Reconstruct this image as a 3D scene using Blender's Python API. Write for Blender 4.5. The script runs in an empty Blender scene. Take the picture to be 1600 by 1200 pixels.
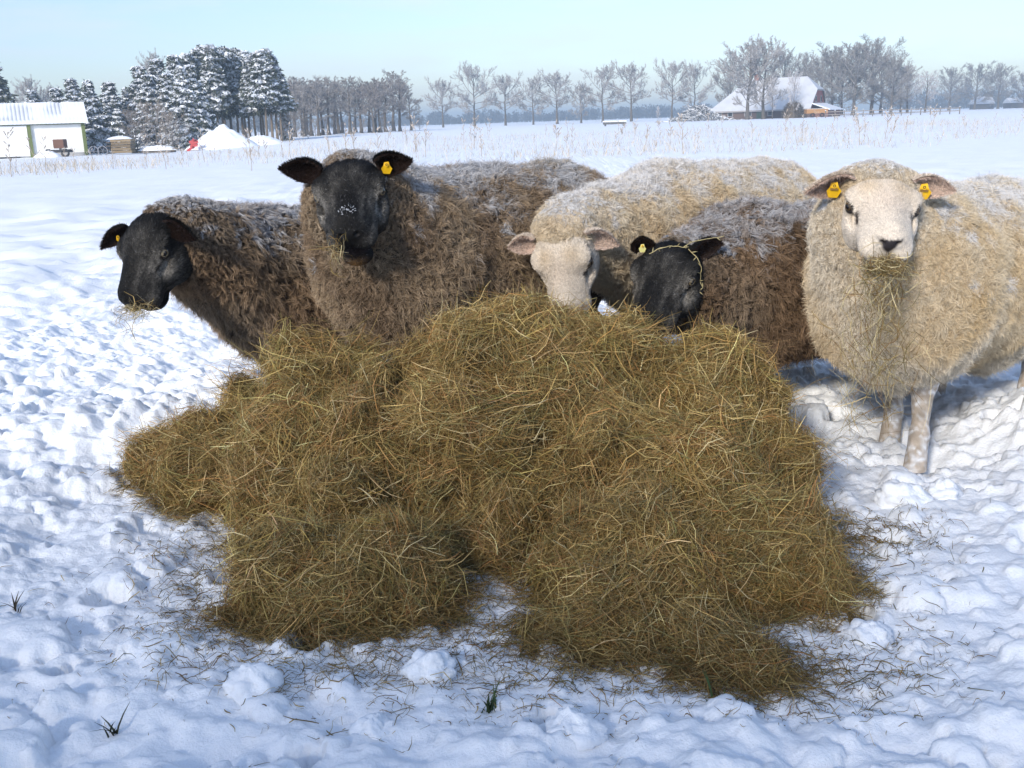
import bpy, math, random
import numpy as np
from mathutils import Matrix, Vector

rng = np.random.default_rng(11)
random.seed(11)
sc = bpy.context.scene
COL = sc.collection
R = math.radians

# ------------------------------------------------------------------ camera
F_PX = 1600.0                         # focal length in photo pixels (1600 x 1200 frame)
CAM = np.array([0.0, 0.0, 1.1])
PITCH, ROLL = R(14.4), R(1.8)
Fv = np.array([0, math.cos(PITCH), -math.sin(PITCH)])
R0 = np.array([1.0, 0, 0]); U0 = np.array([0, math.sin(PITCH), math.cos(PITCH)])
Rv = R0 * math.cos(ROLL) - U0 * math.sin(ROLL)
Uv = U0 * math.cos(ROLL) + R0 * math.sin(ROLL)
cam_d = bpy.data.cameras.new('camera'); cam = bpy.data.objects.new('camera', cam_d); COL.objects.link(cam)
cam_d.sensor_width = 36.0; cam_d.lens = 36.0; cam_d.clip_start = 0.05; cam_d.clip_end = 20000
cam.matrix_world = Matrix([[Rv[0], Uv[0], -Fv[0], CAM[0]], [Rv[1], Uv[1], -Fv[1], CAM[1]],
                           [Rv[2], Uv[2], -Fv[2], CAM[2]], [0, 0, 0, 1]])
sc.camera = cam
sc.render.resolution_x, sc.render.resolution_y = 1024, 768

# ------------------------------------------------------------------ sun, sky, exposure
SUN_EL = R(26.0)
sdir = np.array([-0.46, -0.89]); sdir /= np.linalg.norm(sdir)
SUN = np.array([sdir[0] * math.cos(SUN_EL), sdir[1] * math.cos(SUN_EL), math.sin(SUN_EL)])
ld = bpy.data.lights.new('sun', 'SUN'); lo = bpy.data.objects.new('sun', ld); COL.objects.link(lo)
ld.energy = 2.5; ld.angle = R(8.0); ld.color = (1.0, 0.93, 0.83)
lo.rotation_euler = Vector(-SUN).to_track_quat('-Z', 'Y').to_euler()
w = bpy.data.worlds.new('World'); sc.world = w; w.use_nodes = True
nt = w.node_tree; nt.nodes.clear()
wo = nt.nodes.new('ShaderNodeOutputWorld'); bg = nt.nodes.new('ShaderNodeBackground')
sky = nt.nodes.new('ShaderNodeTexSky'); sky.sky_type = 'NISHITA'; sky.sun_disc = False
sky.sun_elevation = SUN_EL; sky.sun_rotation = math.atan2(SUN[0], SUN[1])
sky.air_density = 1.0; sky.dust_density = .35; sky.ozone_density = 2.5
bg.inputs['Strength'].default_value = 0.15
# thin high cloud, a little brighter than the blue
tc = nt.nodes.new('ShaderNodeTexCoord'); mp = nt.nodes.new('ShaderNodeMapping')
mp.inputs['Scale'].default_value = (1.6, 1.6, 9.0)
nz = nt.nodes.new('ShaderNodeTexNoise'); nz.inputs['Scale'].default_value = 3.0
nz.inputs['Detail'].default_value = 6; nz.inputs['Roughness'].default_value = 0.6
cr = nt.nodes.new('ShaderNodeValToRGB'); cr.color_ramp.elements[0].position = 0.42; cr.color_ramp.elements[1].position = 0.78
cr.color_ramp.elements[0].color = (0, 0, 0, 1); cr.color_ramp.elements[1].color = (.50, .50, .50, 1)
mx = nt.nodes.new('ShaderNodeMix'); mx.data_type = 'RGBA'
mx.inputs[7].default_value = (5.0, 5.2, 5.7, 1)
nt.links.new(tc.outputs['Generated'], mp.inputs['Vector']); nt.links.new(mp.outputs[0], nz.inputs['Vector'])
nt.links.new(nz.outputs['Fac'], cr.inputs['Fac']); nt.links.new(cr.outputs['Color'], mx.inputs[0])
tint = nt.nodes.new('ShaderNodeVectorMath'); tint.operation = 'MULTIPLY'; tint.inputs[1].default_value = (.84, .86, .90)
nt.links.new(sky.outputs[0], tint.inputs[0]); nt.links.new(tint.outputs[0], mx.inputs[6]); # the sky is duller low over the horizon
sx = nt.nodes.new('ShaderNodeSeparateXYZ'); lowr = nt.nodes.new('ShaderNodeValToRGB'); mul = nt.nodes.new('ShaderNodeVectorMath'); mul.operation = 'MULTIPLY'
lowr.color_ramp.elements[0].position = 0.0; lowr.color_ramp.elements[0].color = (.56, .585, .66, 1)
lowr.color_ramp.elements[1].position = .40; lowr.color_ramp.elements[1].color = (1, 1, 1, 1)
el_ = lowr.color_ramp.elements.new(.11); el_.color = (.78, .735, .77, 1)
nt.links.new(tc.outputs['Generated'], sx.inputs[0]); nt.links.new(sx.outputs['Z'], lowr.inputs['Fac'])
nt.links.new(mx.outputs[2], mul.inputs[0]); nt.links.new(lowr.outputs['Color'], mul.inputs[1]); nt.links.new(mul.outputs[0], bg.inputs['Color'])
nt.links.new(bg.outputs[0], wo.inputs['Surface'])
sc.view_settings.view_transform = 'Standard'; sc.view_settings.look = 'None'
sc.view_settings.exposure = 0.79; sc.view_settings.gamma = 1.0
sc.render.engine = 'CYCLES'
sc.cycles.max_bounces = 6; sc.cycles.diffuse_bounces = 3; sc.cycles.transparent_max_bounces = 8
sc.cycles.volume_bounces = 0
sc.cycles.use_denoising = True
sc.cycles.use_adaptive_sampling = False

# ------------------------------------------------------------------ helpers
def ray(px, py):
    return Fv + (px - 800) / F_PX * Rv + (600 - py) / F_PX * Uv
def P(px, py, Y):                      # the point of a picture ray at depth Y
    d = ray(px, py); return CAM + d * (Y / d[1])
def proj(p):
    q = np.asarray(p) - CAM; dz = q @ Fv
    return 800 + F_PX * (q @ Rv) / dz, 600 - F_PX * (q @ Uv) / dz
def nrm(v):
    v = np.asarray(v, float); return v / (np.linalg.norm(v, axis=-1, keepdims=True) + 1e-12)

def tag(o, label=None, cat=None, group=None, kind=None):
    if label: o['label'] = label
    if cat: o['category'] = cat
    if group: o['group'] = group
    if kind: o['kind'] = kind
    return o
def empty(name, loc, label, cat, group=None):
    o = bpy.data.objects.new(name, None); COL.objects.link(o); o.location = tuple(loc)
    o.empty_display_size = 0.1
    return tag(o, label, cat, group)

def link_mesh(name, me, parent=None, loc=None):
    o = bpy.data.objects.new(name, me); COL.objects.link(o)
    if parent is not None: o.parent = parent
    if loc is not None: o.location = tuple(loc)
    return o
def mesh(name, verts, faces, mats, cols=None, smooth=True, matidx=None):
    """faces: list of int arrays (each (n,k))"""
    me = bpy.data.meshes.new(name)
    verts = np.ascontiguousarray(verts, dtype=np.float32)
    if isinstance(faces, np.ndarray): faces = [faces]
    faces = [np.asarray(f, dtype=np.int32) for f in faces if len(f)]
    me.vertices.add(len(verts)); me.vertices.foreach_set('co', verts.ravel())
    nl = sum(f.size for f in faces); nf = sum(len(f) for f in faces)
    me.loops.add(nl); me.loops.foreach_set('vertex_index', np.concatenate([f.ravel() for f in faces]))
    me.polygons.add(nf)
    tot = np.concatenate([np.full(len(f), f.shape[1], np.int32) for f in faces])
    st = np.concatenate([[0], np.cumsum(tot)[:-1]]).astype(np.int32)
    me.polygons.foreach_set('loop_start', st)
    try: me.polygons.foreach_set('loop_total', tot)
    except Exception: pass
    if matidx is not None: me.polygons.foreach_set('material_index', np.asarray(matidx, np.int32))
    me.polygons.foreach_set('use_smooth', np.full(nf, bool(smooth)))
    me.update(calc_edges=True)
    if cols is not None:
        a = me.color_attributes.new('Col', 'FLOAT_COLOR', 'POINT')
        c = np.ones((len(verts), 4), np.float32); c[:, :3] = cols
        a.data.foreach_set('color', c.ravel())
    for m in (mats if isinstance(mats, (list, tuple)) else [mats]): me.materials.append(m)
    return me
class Geo:                              # collects pieces of one mesh
    def __init__(s): s.v = []; s.f = {}; s.c = []; s.n = 0
    def add(s, v, f, c):
        v = np.asarray(v, float).reshape(-1, 3)
        if isinstance(f, np.ndarray): s.f.setdefault(f.shape[1], []).append(f + s.n)
        else:
            for k in sorted({len(x) for x in f}): s.f.setdefault(k, []).append(np.array([x for x in f if len(x) == k], int) + s.n)
        s.v.append(v)
        c = np.asarray(c, float); s.c.append(np.broadcast_to(c, (len(v), 3)) if c.ndim == 1 else c)
        s.n += len(v); return s
    def box(s, lo, hi, c, M=None, o=None):
        lo = np.array(lo, float); hi = np.array(hi, float)
        v = np.array([[(lo, hi)[i][0], (lo, hi)[j][1], (lo, hi)[k][2]] for i in (0, 1) for j in (0, 1) for k in (0, 1)])
        if M is not None: v = v @ np.asarray(M)
        if o is not None: v = v + np.asarray(o)
        return s.add(v, [[0, 1, 3, 2], [4, 6, 7, 5], [0, 4, 5, 1], [2, 3, 7, 6], [0, 2, 6, 4], [1, 5, 7, 3]], c)
    def tube(s, pts, rad, c, n=6):
        pts = np.asarray(pts, float); k = len(pts); rad = np.broadcast_to(np.asarray(rad, float), (k,))
        d = nrm(np.gradient(pts, axis=0)); a = np.array([0, 0, 1.0]) if abs(d[0][2]) < .9 else np.array([1.0, 0, 0])
        x = nrm(np.cross(d, a)); y = np.cross(d, x)
        th = np.arange(n) * 2 * np.pi / n
        v = pts[:, None] + rad[:, None, None] * (np.cos(th)[None, :, None] * x[:, None] + np.sin(th)[None, :, None] * y[:, None])
        i = np.arange(k - 1)[:, None] * n; j = np.arange(n)[None]; j2 = (j + 1) % n
        f = np.stack([i + j, i + j2, i + n + j2, i + n + j], -1).reshape(-1, 4)
        s.add(v, f, c if np.asarray(c).ndim == 1 else np.repeat(np.asarray(c), n, 0))
        s.add(v[-1], [[*range(n)]], np.asarray(c) if np.asarray(c).ndim == 1 else np.asarray(c)[-1])
        return s
    def build(s, name, mat, parent=None, smooth=False, loc=None, shift=None):
        v = np.concatenate(s.v)
        if shift is not None: v = v - np.asarray(shift)
        me = mesh(name, v, [np.concatenate(x) for x in s.f.values()], mat, np.concatenate(s.c), smooth)
        return link_mesh(name, me, parent, loc)

def ribbons(pts, wid, side, cols):
    """pts (N,S,3), wid (N,S) or (S,), side (N,3) or (N,S,3); cols (N,3) or (N,S,3) -> verts, quads, cols"""
    N, S, _ = pts.shape
    wid = np.broadcast_to(wid, (N, S))
    if side.ndim == 2: side = side[:, None]
    off = side * wid[..., None] * .5
    v = np.stack([pts - off, pts + off], 2).reshape(-1, 3)
    if cols.ndim == 2: cols = np.broadcast_to(cols[:, None], (N, S, 3))
    c = np.repeat(cols.reshape(-1, 3), 2, 0)
    b = (np.arange(N)[:, None] * S + np.arange(S - 1)[None]) * 2
    f = np.stack([b, b + 1, b + 3, b + 2], -1).reshape(-1, 4)
    return v, f, c

# gradient noise ----------------------------------------------------
_perm = np.random.default_rng(3).permutation(4096)
def _h(ix, iy, iz):
    return _perm[(_perm[(_perm[ix & 4095] + iy) & 4095] + iz) & 4095]
_g3 = nrm(np.random.default_rng(4).normal(size=(4096, 3)))
def noise3(p):
    p = np.asarray(p, float); i = np.floor(p).astype(np.int64); f = p - i
    u = f * f * f * (f * (f * 6 - 15) + 10); r = 0
    for a in (0, 1):
        for b in (0, 1):
            for c in (0, 1):
                g = _g3[_h(i[..., 0] + a, i[..., 1] + b, i[..., 2] + c)]
                d = (g * (f - np.array([a, b, c]))).sum(-1)
                wt = (u[..., 0] if a else 1 - u[..., 0]) * (u[..., 1] if b else 1 - u[..., 1]) * (u[..., 2] if c else 1 - u[..., 2])
                r = r + d * wt
    return r * 1.6
_g2 = nrm(np.random.default_rng(5).normal(size=(4096, 2)))
def noise2(x, y, s=0):
    x = np.asarray(x, float); y = np.asarray(y, float)
    ix = np.floor(x).astype(np.int64); iy = np.floor(y).astype(np.int64); fx = x - ix; fy = y - iy
    ux = fx ** 3 * (fx * (fx * 6 - 15) + 10); uy = fy ** 3 * (fy * (fy * 6 - 15) + 10)
    def d(a, b):
        g = _g2[_h(ix + a, iy + b, np.int64(s))]
        return g[..., 0] * (fx - a) + g[..., 1] * (fy - b)
    return ((d(0, 0) * (1 - ux) + d(1, 0) * ux) * (1 - uy) + (d(0, 1) * (1 - ux) + d(1, 1) * ux) * uy) * 1.6
def sstep(a, b, x):
    t = np.clip((x - a) / (b - a), 0, 1); return t * t * (3 - 2 * t)

# signed distance toolkit -------------------------------------------
def smin(a, b, k):
    h = np.clip(.5 + .5 * (b - a) / k, 0, 1); return b * (1 - h) + a * h - k * h * (1 - h)
def smax(a, b, k): return -smin(-a, -b, k)
def s_ell(p, c, r):
    r = np.asarray(r); q = (p - c) / r; k0 = np.sqrt(np.einsum('...i,...i', q, q)); q = q / r; k1 = np.sqrt(np.einsum('...i,...i', q, q))
    return k0 * (k0 - 1) / (k1 + 1e-9)
def s_cone(p, a, b, r1, r2):
    a = np.asarray(a, float); b = np.asarray(b, float); ba = b - a
    t = np.clip(((p - a) @ ba) / (ba @ ba), 0, 1)
    return np.linalg.norm(p - a - t[..., None] * ba, axis=-1) - (r1 + (r2 - r1) * t)
def surface_nets(fn, lo, hi, h):
    lo = np.asarray(lo, float); n = np.ceil((np.asarray(hi) - lo) / h).astype(int) + 1
    ax = [lo[i] + np.arange(n[i]) * h for i in range(3)]
    f = np.empty(n, np.float32)
    B = 12; nb_ = [range(0, k, B) for k in n]            # blocks far from the surface are skipped
    bc = np.array([(i, j, k) for i in nb_[0] for j in nb_[1] for k in nb_[2]])
    cd = fn(lo + (bc + B / 2) * h); near = np.abs(cd) < B * h * 1.6
    for (i, j, k), d_ in zip(bc[~near], cd[~near]): f[i:i + B, j:j + B, k:k + B] = d_
    off = np.stack(np.meshgrid(*[np.arange(B)] * 3, indexing='ij'), -1)
    bn = bc[near]
    for s0 in range(0, len(bn), 60):
        bb = bn[s0:s0 + 60]; val = fn(lo + (bb[:, None, None, None] + off) * h)
        for (i, j, k), vv in zip(bb, val):
            e = [min(B, n[0] - i), min(B, n[1] - j), min(B, n[2] - k)]; f[i:i + B, j:j + B, k:k + B] = vv[:e[0], :e[1], :e[2]]
    cs = [(a, b, c) for a in (0, 1) for b in (0, 1) for c in (0, 1)]
    cv = {c: f[c[0]:n[0] - 1 + c[0], c[1]:n[1] - 1 + c[1], c[2]:n[2] - 1 + c[2]] for c in cs}
    cnt = sum((cv[c] < 0).astype(np.int8) for c in cs); m = (cnt > 0) & (cnt < 8)
    idx = np.full(m.shape, -1, np.int64); N = int(m.sum()); idx[m] = np.arange(N)
    pos = np.zeros((N, 3)); k = np.zeros(N)
    for a in cs:
        for e in range(3):
            if a[e]: continue
            b = list(a); b[e] = 1; b = tuple(b)
            fa = cv[a][m].astype(float); fb = cv[b][m].astype(float); x = (fa < 0) != (fb < 0)
            t = np.where(x, fa / np.where(x, fa - fb, 1), 0)
            pos += np.where(x[:, None], np.array(a) + t[:, None] * (np.array(b) - np.array(a)), 0); k += x
    ci = np.stack(np.nonzero(m), -1); v = lo + (ci + pos / k[:, None]) * h
    qs = []
    for e in range(3):
        o1, o2 = [(1, 2), (2, 0), (0, 1)][e]
        sl0 = [slice(1, n[i] - 1) for i in range(3)]; sl0[e] = slice(0, n[e] - 1); sl1 = list(sl0); sl1[e] = slice(1, n[e])
        A = f[tuple(sl0)] < 0; B = f[tuple(sl1)] < 0
        for flip, mm in ((False, A & ~B), (True, ~A & B)):
            g = np.stack(np.nonzero(mm), -1)
            if not len(g): continue
            g = g + np.array([0 if i == e else 1 for i in range(3)])
            def cell(d1, d2):
                q = g.copy(); q[:, o1] -= d1; q[:, o2] -= d2; return idx[q[:, 0], q[:, 1], q[:, 2]]
            q = np.stack([cell(1, 1), cell(0, 1), cell(0, 0), cell(1, 0)], -1)
            qs.append(q[:, ::-1] if flip else q)
    q = np.concatenate(qs); return v, q[(q >= 0).all(1)]
def sample_surface(v, q, n, r):
    """n random points on a quad mesh with smooth-ish normals"""
    a, b, c, d = (v[q[:, i]] for i in range(4)); cr_ = np.cross(c - a, d - b); A = np.linalg.norm(cr_, axis=1) * .5
    fn = nrm(cr_)
    vn = np.zeros_like(v)
    for i in range(4): np.add.at(vn, q[:, i], cr_)
    vn = nrm(vn)
    k = r.choice(len(q), n, p=A / A.sum()); s, t = r.random((2, n, 1))
    p = (a[k] * (1 - s) + b[k] * s) * (1 - t) + (d[k] * (1 - s) + c[k] * s) * t
    nn = nrm((vn[q[k, 0]] * (1 - s) + vn[q[k, 1]] * s) * (1 - t) + (vn[q[k, 3]] * (1 - s) + vn[q[k, 2]] * s) * t)
    return p, nn, A.sum()

# ------------------------------------------------------------------ materials
def mat(name, color=None, rough=.7, spec=.3, var=0.0, scale=8.0, bump=0.0, bscale=40.0, sss=0.0, transl=0.0, sheen=0.0):
    m = bpy.data.materials.new(name); m.use_nodes = True; t = m.node_tree; b = t.nodes['Principled BSDF']
    b.inputs['Roughness'].default_value = rough; b.inputs['Specular IOR Level'].default_value = spec
    src = None
    if color is None:
        a = t.nodes.new('ShaderNodeVertexColor'); a.layer_name = 'Col'; src = a.outputs['Color']
    else:
        a = t.nodes.new('ShaderNodeRGB'); a.outputs[0].default_value = (*color, 1); src = a.outputs[0]
    tcn = t.nodes.new('ShaderNodeTexCoord')
    if var:
        n = t.nodes.new('ShaderNodeTexNoise'); n.inputs['Scale'].default_value = scale; n.inputs['Detail'].default_value = 5
        t.links.new(tcn.outputs['Object'], n.inputs['Vector'])
        mr = t.nodes.new('ShaderNodeMapRange'); mr.inputs['From Min'].default_value = .3; mr.inputs['From Max'].default_value = .7
        mr.inputs['To Min'].default_value = 1 - var; mr.inputs['To Max'].default_value = 1 + var
        t.links.new(n.outputs['Fac'], mr.inputs['Value'])
        v = t.nodes.new('ShaderNodeVectorMath'); v.operation = 'SCALE'
        t.links.new(src, v.inputs[0]); t.links.new(mr.outputs[0], v.inputs['Scale']); src = v.outputs[0]
    t.links.new(src, b.inputs['Base Color'])
    if bump:
        n2 = t.nodes.new('ShaderNodeTexNoise'); n2.inputs['Scale'].default_value = bscale; n2.inputs['Detail'].default_value = 6
        n2.inputs['Roughness'].default_value = .65
        t.links.new(tcn.outputs['Object'], n2.inputs['Vector'])
        bp = t.nodes.new('ShaderNodeBump'); bp.inputs['Strength'].default_value = bump; bp.inputs['Distance'].default_value = .02
        t.links.new(n2.outputs['Fac'], bp.inputs['Height']); t.links.new(bp.outputs[0], b.inputs['Normal'])
    if sss:
        b.inputs['Subsurface Weight'].default_value = sss; b.inputs['Subsurface Radius'].default_value = (.03, .035, .04)
        b.inputs['Subsurface Scale'].default_value = .6
    if sheen:
        b.inputs['Sheen Weight'].default_value = sheen; b.inputs['Sheen Roughness'].default_value = .4
    if transl:
        o = t.nodes['Material Output']; tl = t.nodes.new('ShaderNodeBsdfTranslucent'); ms = t.nodes.new('ShaderNodeMixShader')
        ms.inputs[0].default_value = transl; t.links.new(src, tl.inputs['Color'])
        t.links.new(b.outputs[0], ms.inputs[1]); t.links.new(tl.outputs[0], ms.inputs[2]); t.links.new(ms.outputs[0], o.inputs['Surface'])
    return m
M_SNOW = mat('snow', (.87, .89, .92), .6, .25, .03, 1.7, .4, 75, sss=0.12)
M_CLOD = mat('snow_clod', (.86, .885, .92), .6, .25, .03, 9, .4, 60)
M_WOOL = mat('wool', None, .85, .12, transl=.18)
M_SKIN = mat('hide', None, .65, .25, .15, 60)
M_FUR = mat('face_fur', None, .55, .18)
M_EYE = mat('eye', None, .08, .6)
M_TAG = mat('ear_tag', None, .4, .4, .08, 40)
M_HAY = mat('hay', None, .7, .25, transl=.12)
M_HAYB = mat('hay_mass', None, .9, .1, .5, 30, .8, 30)
M_BARK = mat('bark', None, .9, .1, .2, 3)
M_TWIG = mat('twigs', None, .9, .1)
M_NEEDLE = mat('needles', None, .8, .2, .2, 2)
M_PAINT = mat('paint', None, .6, .3, .08, .8)
M_DRY = mat('dry_stalk', None, .85, .15)

# ------------------------------------------------------------------ ground
def dip(x, y):                          # the land falls away a little far to the left
    return -0.75 * sstep(.10, .34, -x / np.maximum(y, 1)) * sstep(25, 80, y) + .05 * noise2(x * .045, y * .03, 9) * sstep(14, 40, y)
HX, HY = 0.03, 2.55                     # middle of the hay
clods = []
def add_clods(n, x0, x1, y0, y1, r0, r1, pw, r):
    for _ in range(n):
        rad = r0 + (r1 - r0) * r.random() ** pw
        clods.append((x0 + (x1 - x0) * r.random(), y0 + (y1 - y0) * r.random(), rad, r.random() * .8 + .5))
rc = np.random.default_rng(21)
add_clods(1100, -2.7, 2.7, 1.25, 5.5, .008, .045, 2.6, rc)
add_clods(55, -2.7, 2.7, 1.3, 3.2, .035, .085, 1.6, rc)
add_clods(420, -2.6, -.7, 1.3, 4.6, .012, .06, 2.4, rc)
add_clods(260, .9, 2.6, 1.3, 4.6, .012, .08, 2.2, rc)
add_clods(2600, -2.2, 2.3, 1.28, 4.2, .011, .028, 1.8, rc)
prints = [(rc.uniform(-1.9, 2.3), rc.uniform(1.5, 4.6), rc.uniform(.035, .055)) for _ in range(70)]
def ground_base(x, y):
    near = sstep(60, 5, y)
    d2 = ((x - HX) / 1.15) ** 2 + ((y - HY) / .75) ** 2
    tramp = sstep(2.2, .7, d2)                         # trodden flat round the hay
    z = .055 * noise2(x * .9, y * .9, 1) + .04 * noise2(x * 2.1, y * 2.1, 2)
    bl = np.abs(noise2(x * 4.2, y * 4.2, 3)); z = z + (.5 - bl) * .045 * (1 - .6 * tramp)
    z = z + .024 * noise2(x * 9, y * 9, 4) + .013 * noise2(x * 21, y * 21, 5) + .005 * noise2(x * 50, y * 50, 6)
    z = z * (1 - .55 * tramp) - .015 * tramp
    z = z * near + (.05 * noise2(x * .8, y * .5, 7) + .035 * noise2(x * 2.2, y * 1.6, 17) + .022 * (.4 - np.abs(noise2(x * 5, y * 3.5, 18)))) * sstep(4, 9, y) * sstep(26, 12, y)
    z = z + .10 * sstep(1.35, 2.3, x) * sstep(4.2, 2.6, y) + .07 * sstep(.9, 1.5, x) * sstep(2.0, 1.45, y)
    z = z + .07 * sstep(-1.0, -2.0, x) * sstep(5, 3.2, y)
    # sculpted bank behind the left wad and beside the right sheep
    z = z + .15 * np.exp(-(((x + 1.22) / .42) ** 2 + ((y - 3.45) / .22) ** 2)) * (1 + .25 * noise2(x * 16, y * 3, 15))
    z = z - .03 * np.exp(-(((x - 1.28) / .28) ** 2 + ((y - 3.05) / .45) ** 2)); z = z + .20 * np.exp(-(((x - 1.95) / .30) ** 2 + ((y - 3.25) / .45) ** 2)) + .05 * np.exp(-(((x - 1.75) / .3) ** 2 + ((y - 2.5) / .4) ** 2))
    return z + dip(x, y)
def axis_y():
    a = list(np.arange(1.15, 2.6, .0062)) + list(np.arange(2.6, 6.0, .0095)); y = a[-1]
    while y < 1500: y += max(.0095, .00075 * y * y if y < 60 else .045 * y); a.append(y)
    b = []; y = 1.15; s = .02
    while y > -60: y -= s; s *= 1.12; b.append(y)
    return np.array(b[::-1] + a)
def axis_x():
    a = list(np.arange(0, 2.6, .0085)); x = a[-1]; s = .0085
    while x < 1500: s = min(s * 1.05, 60); x += s; a.append(x)
    a = np.array(a); return np.concatenate([-a[:0:-1], a])
gx, gy = axis_x(), axis_y()
GX, GY = np.meshgrid(gx, gy)
GZ = ground_base(GX, GY)
for (cx, cy, r) in prints:                # hoof prints
    i0, i1 = np.searchsorted(gx, [cx - r * 2, cx + r * 2]); j0, j1 = np.searchsorted(gy, [cy - r * 2, cy + r * 2])
    d_ = np.hypot(GX[j0:j1, i0:i1] - cx, (GY[j0:j1, i0:i1] - cy) * .8) / r * (1 + .2 * noise2(GX[j0:j1, i0:i1] * 30, GY[j0:j1, i0:i1] * 30, 14))
    GZ[j0:j1, i0:i1] += -.045 * sstep(1.0, .72, d_) + .012 * np.exp(-((d_ - 1.25) / .25) ** 2)
for (cx, cy, r, e) in clods:
    d2h = ((cx - HX) / .95) ** 2 + ((cy - HY) / .5) ** 2
    if d2h < .9: continue
    i0, i1 = np.searchsorted(gx, [cx - r * 1.2, cx + r * 1.2]); j0, j1 = np.searchsorted(gy, [cy - r * 1.2, cy + r * 1.2])
    if i1 <= i0 or j1 <= j0: continue
    X = GX[j0:j1, i0:i1]; Y = GY[j0:j1, i0:i1]
    z0 = GZ[(j0 + j1) // 2, (i0 + i1) // 2]
    ang = np.arctan2(Y - cy, X - cx)
    rr = r * (1 + .16 * np.sin(ang * 3 + cx * 40) + .1 * np.sin(ang * 5 + cy * 60)) * (1 + .15 * noise2(X * 40, Y * 40, 8))
    q = 1 - ((X - cx) ** 2 + (Y - cy) ** 2) / rr ** 2
    cap = z0 + np.where(q > 0, np.sqrt(np.maximum(q, 0)) * r * (1.0 - e * .6), -1) - r * .10 * e
    GZ[j0:j1, i0:i1] = np.where(q > 0, np.maximum(GZ[j0:j1, i0:i1], cap), GZ[j0:j1, i0:i1])
def gz(x, y):                           # bilinear look-up of the finished ground
    x = np.asarray(x, float); y = np.asarray(y, float)
    i = np.clip(np.searchsorted(gx, x) - 1, 0, len(gx) - 2); j = np.clip(np.searchsorted(gy, y) - 1, 0, len(gy) - 2)
    u = (x - gx[i]) / (gx[i + 1] - gx[i]); v = (y - gy[j]) / (gy[j + 1] - gy[j])
    return (GZ[j, i] * (1 - u) + GZ[j, i + 1] * u) * (1 - v) + (GZ[j + 1, i] * (1 - u) + GZ[j + 1, i + 1] * u) * v
ny_, nx_ = GX.shape
ii = (np.arange(ny_ - 1)[:, None] * nx_ + np.arange(nx_ - 1)[None]).ravel()
gme = mesh('snow_ground', np.stack([GX, GY, GZ], -1).reshape(-1, 3), np.stack([ii, ii + 1, ii + nx_ + 1, ii + nx_], -1), M_SNOW)
tag(link_mesh('snow_ground', gme), kind='structure')

# ------------------------------------------------------------------ sheep
EYE_C = np.array([.024, .072, .006]); EYE_N = nrm(np.array([.46, .86, .20]))
def eye_frame(sy):
    c = EYE_C * [1, sy, 1]; n = EYE_N * [1, sy, 1]; a = np.array([.88, -.42 * sy, -.30]); a = nrm(a - n * (a @ n)); return c, np.array([a, n, np.cross(a, n)])
def head_prims(gape):
    j = gape
    return dict(
        ell=[((-.030, 0, -.004), (.075, .075, .052), .03), ((.000, 0, .014), (.062, .070, .034), .022),
             ((.152, 0, -.002), (.026, .037, .026), .016),
             ((.140, .029, -.036), (.036, .030, .028), .012), ((.140, -.029, -.036), (.036, .030, .028), .012),
             ((.002, .050, -.058), (.078, .034, .060), .03), ((.002, -.050, -.058), (.078, .034, .060), .03),
             ((.004, .066, .024), (.030, .020, .013), .010), ((.004, -.066, .024), (.030, .020, .013), .010),
             ((.022, .068, .004), (.022, .018, .019), .008), ((.022, -.068, .004), (.022, .018, .019), .008),
             ((.122, 0, -.080 - j), (.032, .036, .021), .012)],
        cone=[((.0, 0, .004), (.135, 0, .006), .042, .033, .022), ((.03, .014, -.03), (.125, .018, -.026), .060, .040, .028), ((.03, -.014, -.03), (.125, -.018, -.026), .060, .040, .028),
              ((-.03, 0, -.090), (.115, 0, -.068 - j), .056, .025, .018)],
        sub=[((.165, 0, -.0575 - j * .45), (.055, .05, .0045 + j * .42), .004),
             ((.181, .018, .000), (.013, .0085, .0075), .003), ((.181, -.018, .000), (.013, .0085, .0075), .003),
             ((.186, 0, -.030), (.012, .003, .022), .003), ((.06, .066, -.016), (.03, .010, .016), .012), ((.06, -.066, -.016), (.03, .010, .016), .012)])
def sd_head(q, hp):
    q = q * np.array([1, 1 / 1.06, 1]); d = np.full(q.shape[:-1], 1.0)
    for a, b, r1, r2, k in hp['cone']: d = smin(d, s_cone(q, a, b, r1, r2), k)
    for c, r, k in hp['ell']: d = smin(d, s_ell(q, np.array(c), r), k)
    for c, r, k in hp['sub']: d = smax(d, -s_ell(q, np.array(c), r), k)
    for sy in (1, -1):
        c, B = eye_frame(sy); d = smax(d, -s_ell((q - c) @ B.T, np.array([0, .020, 0]), (.0185, .016, .0105)), .003)
    return d

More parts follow.
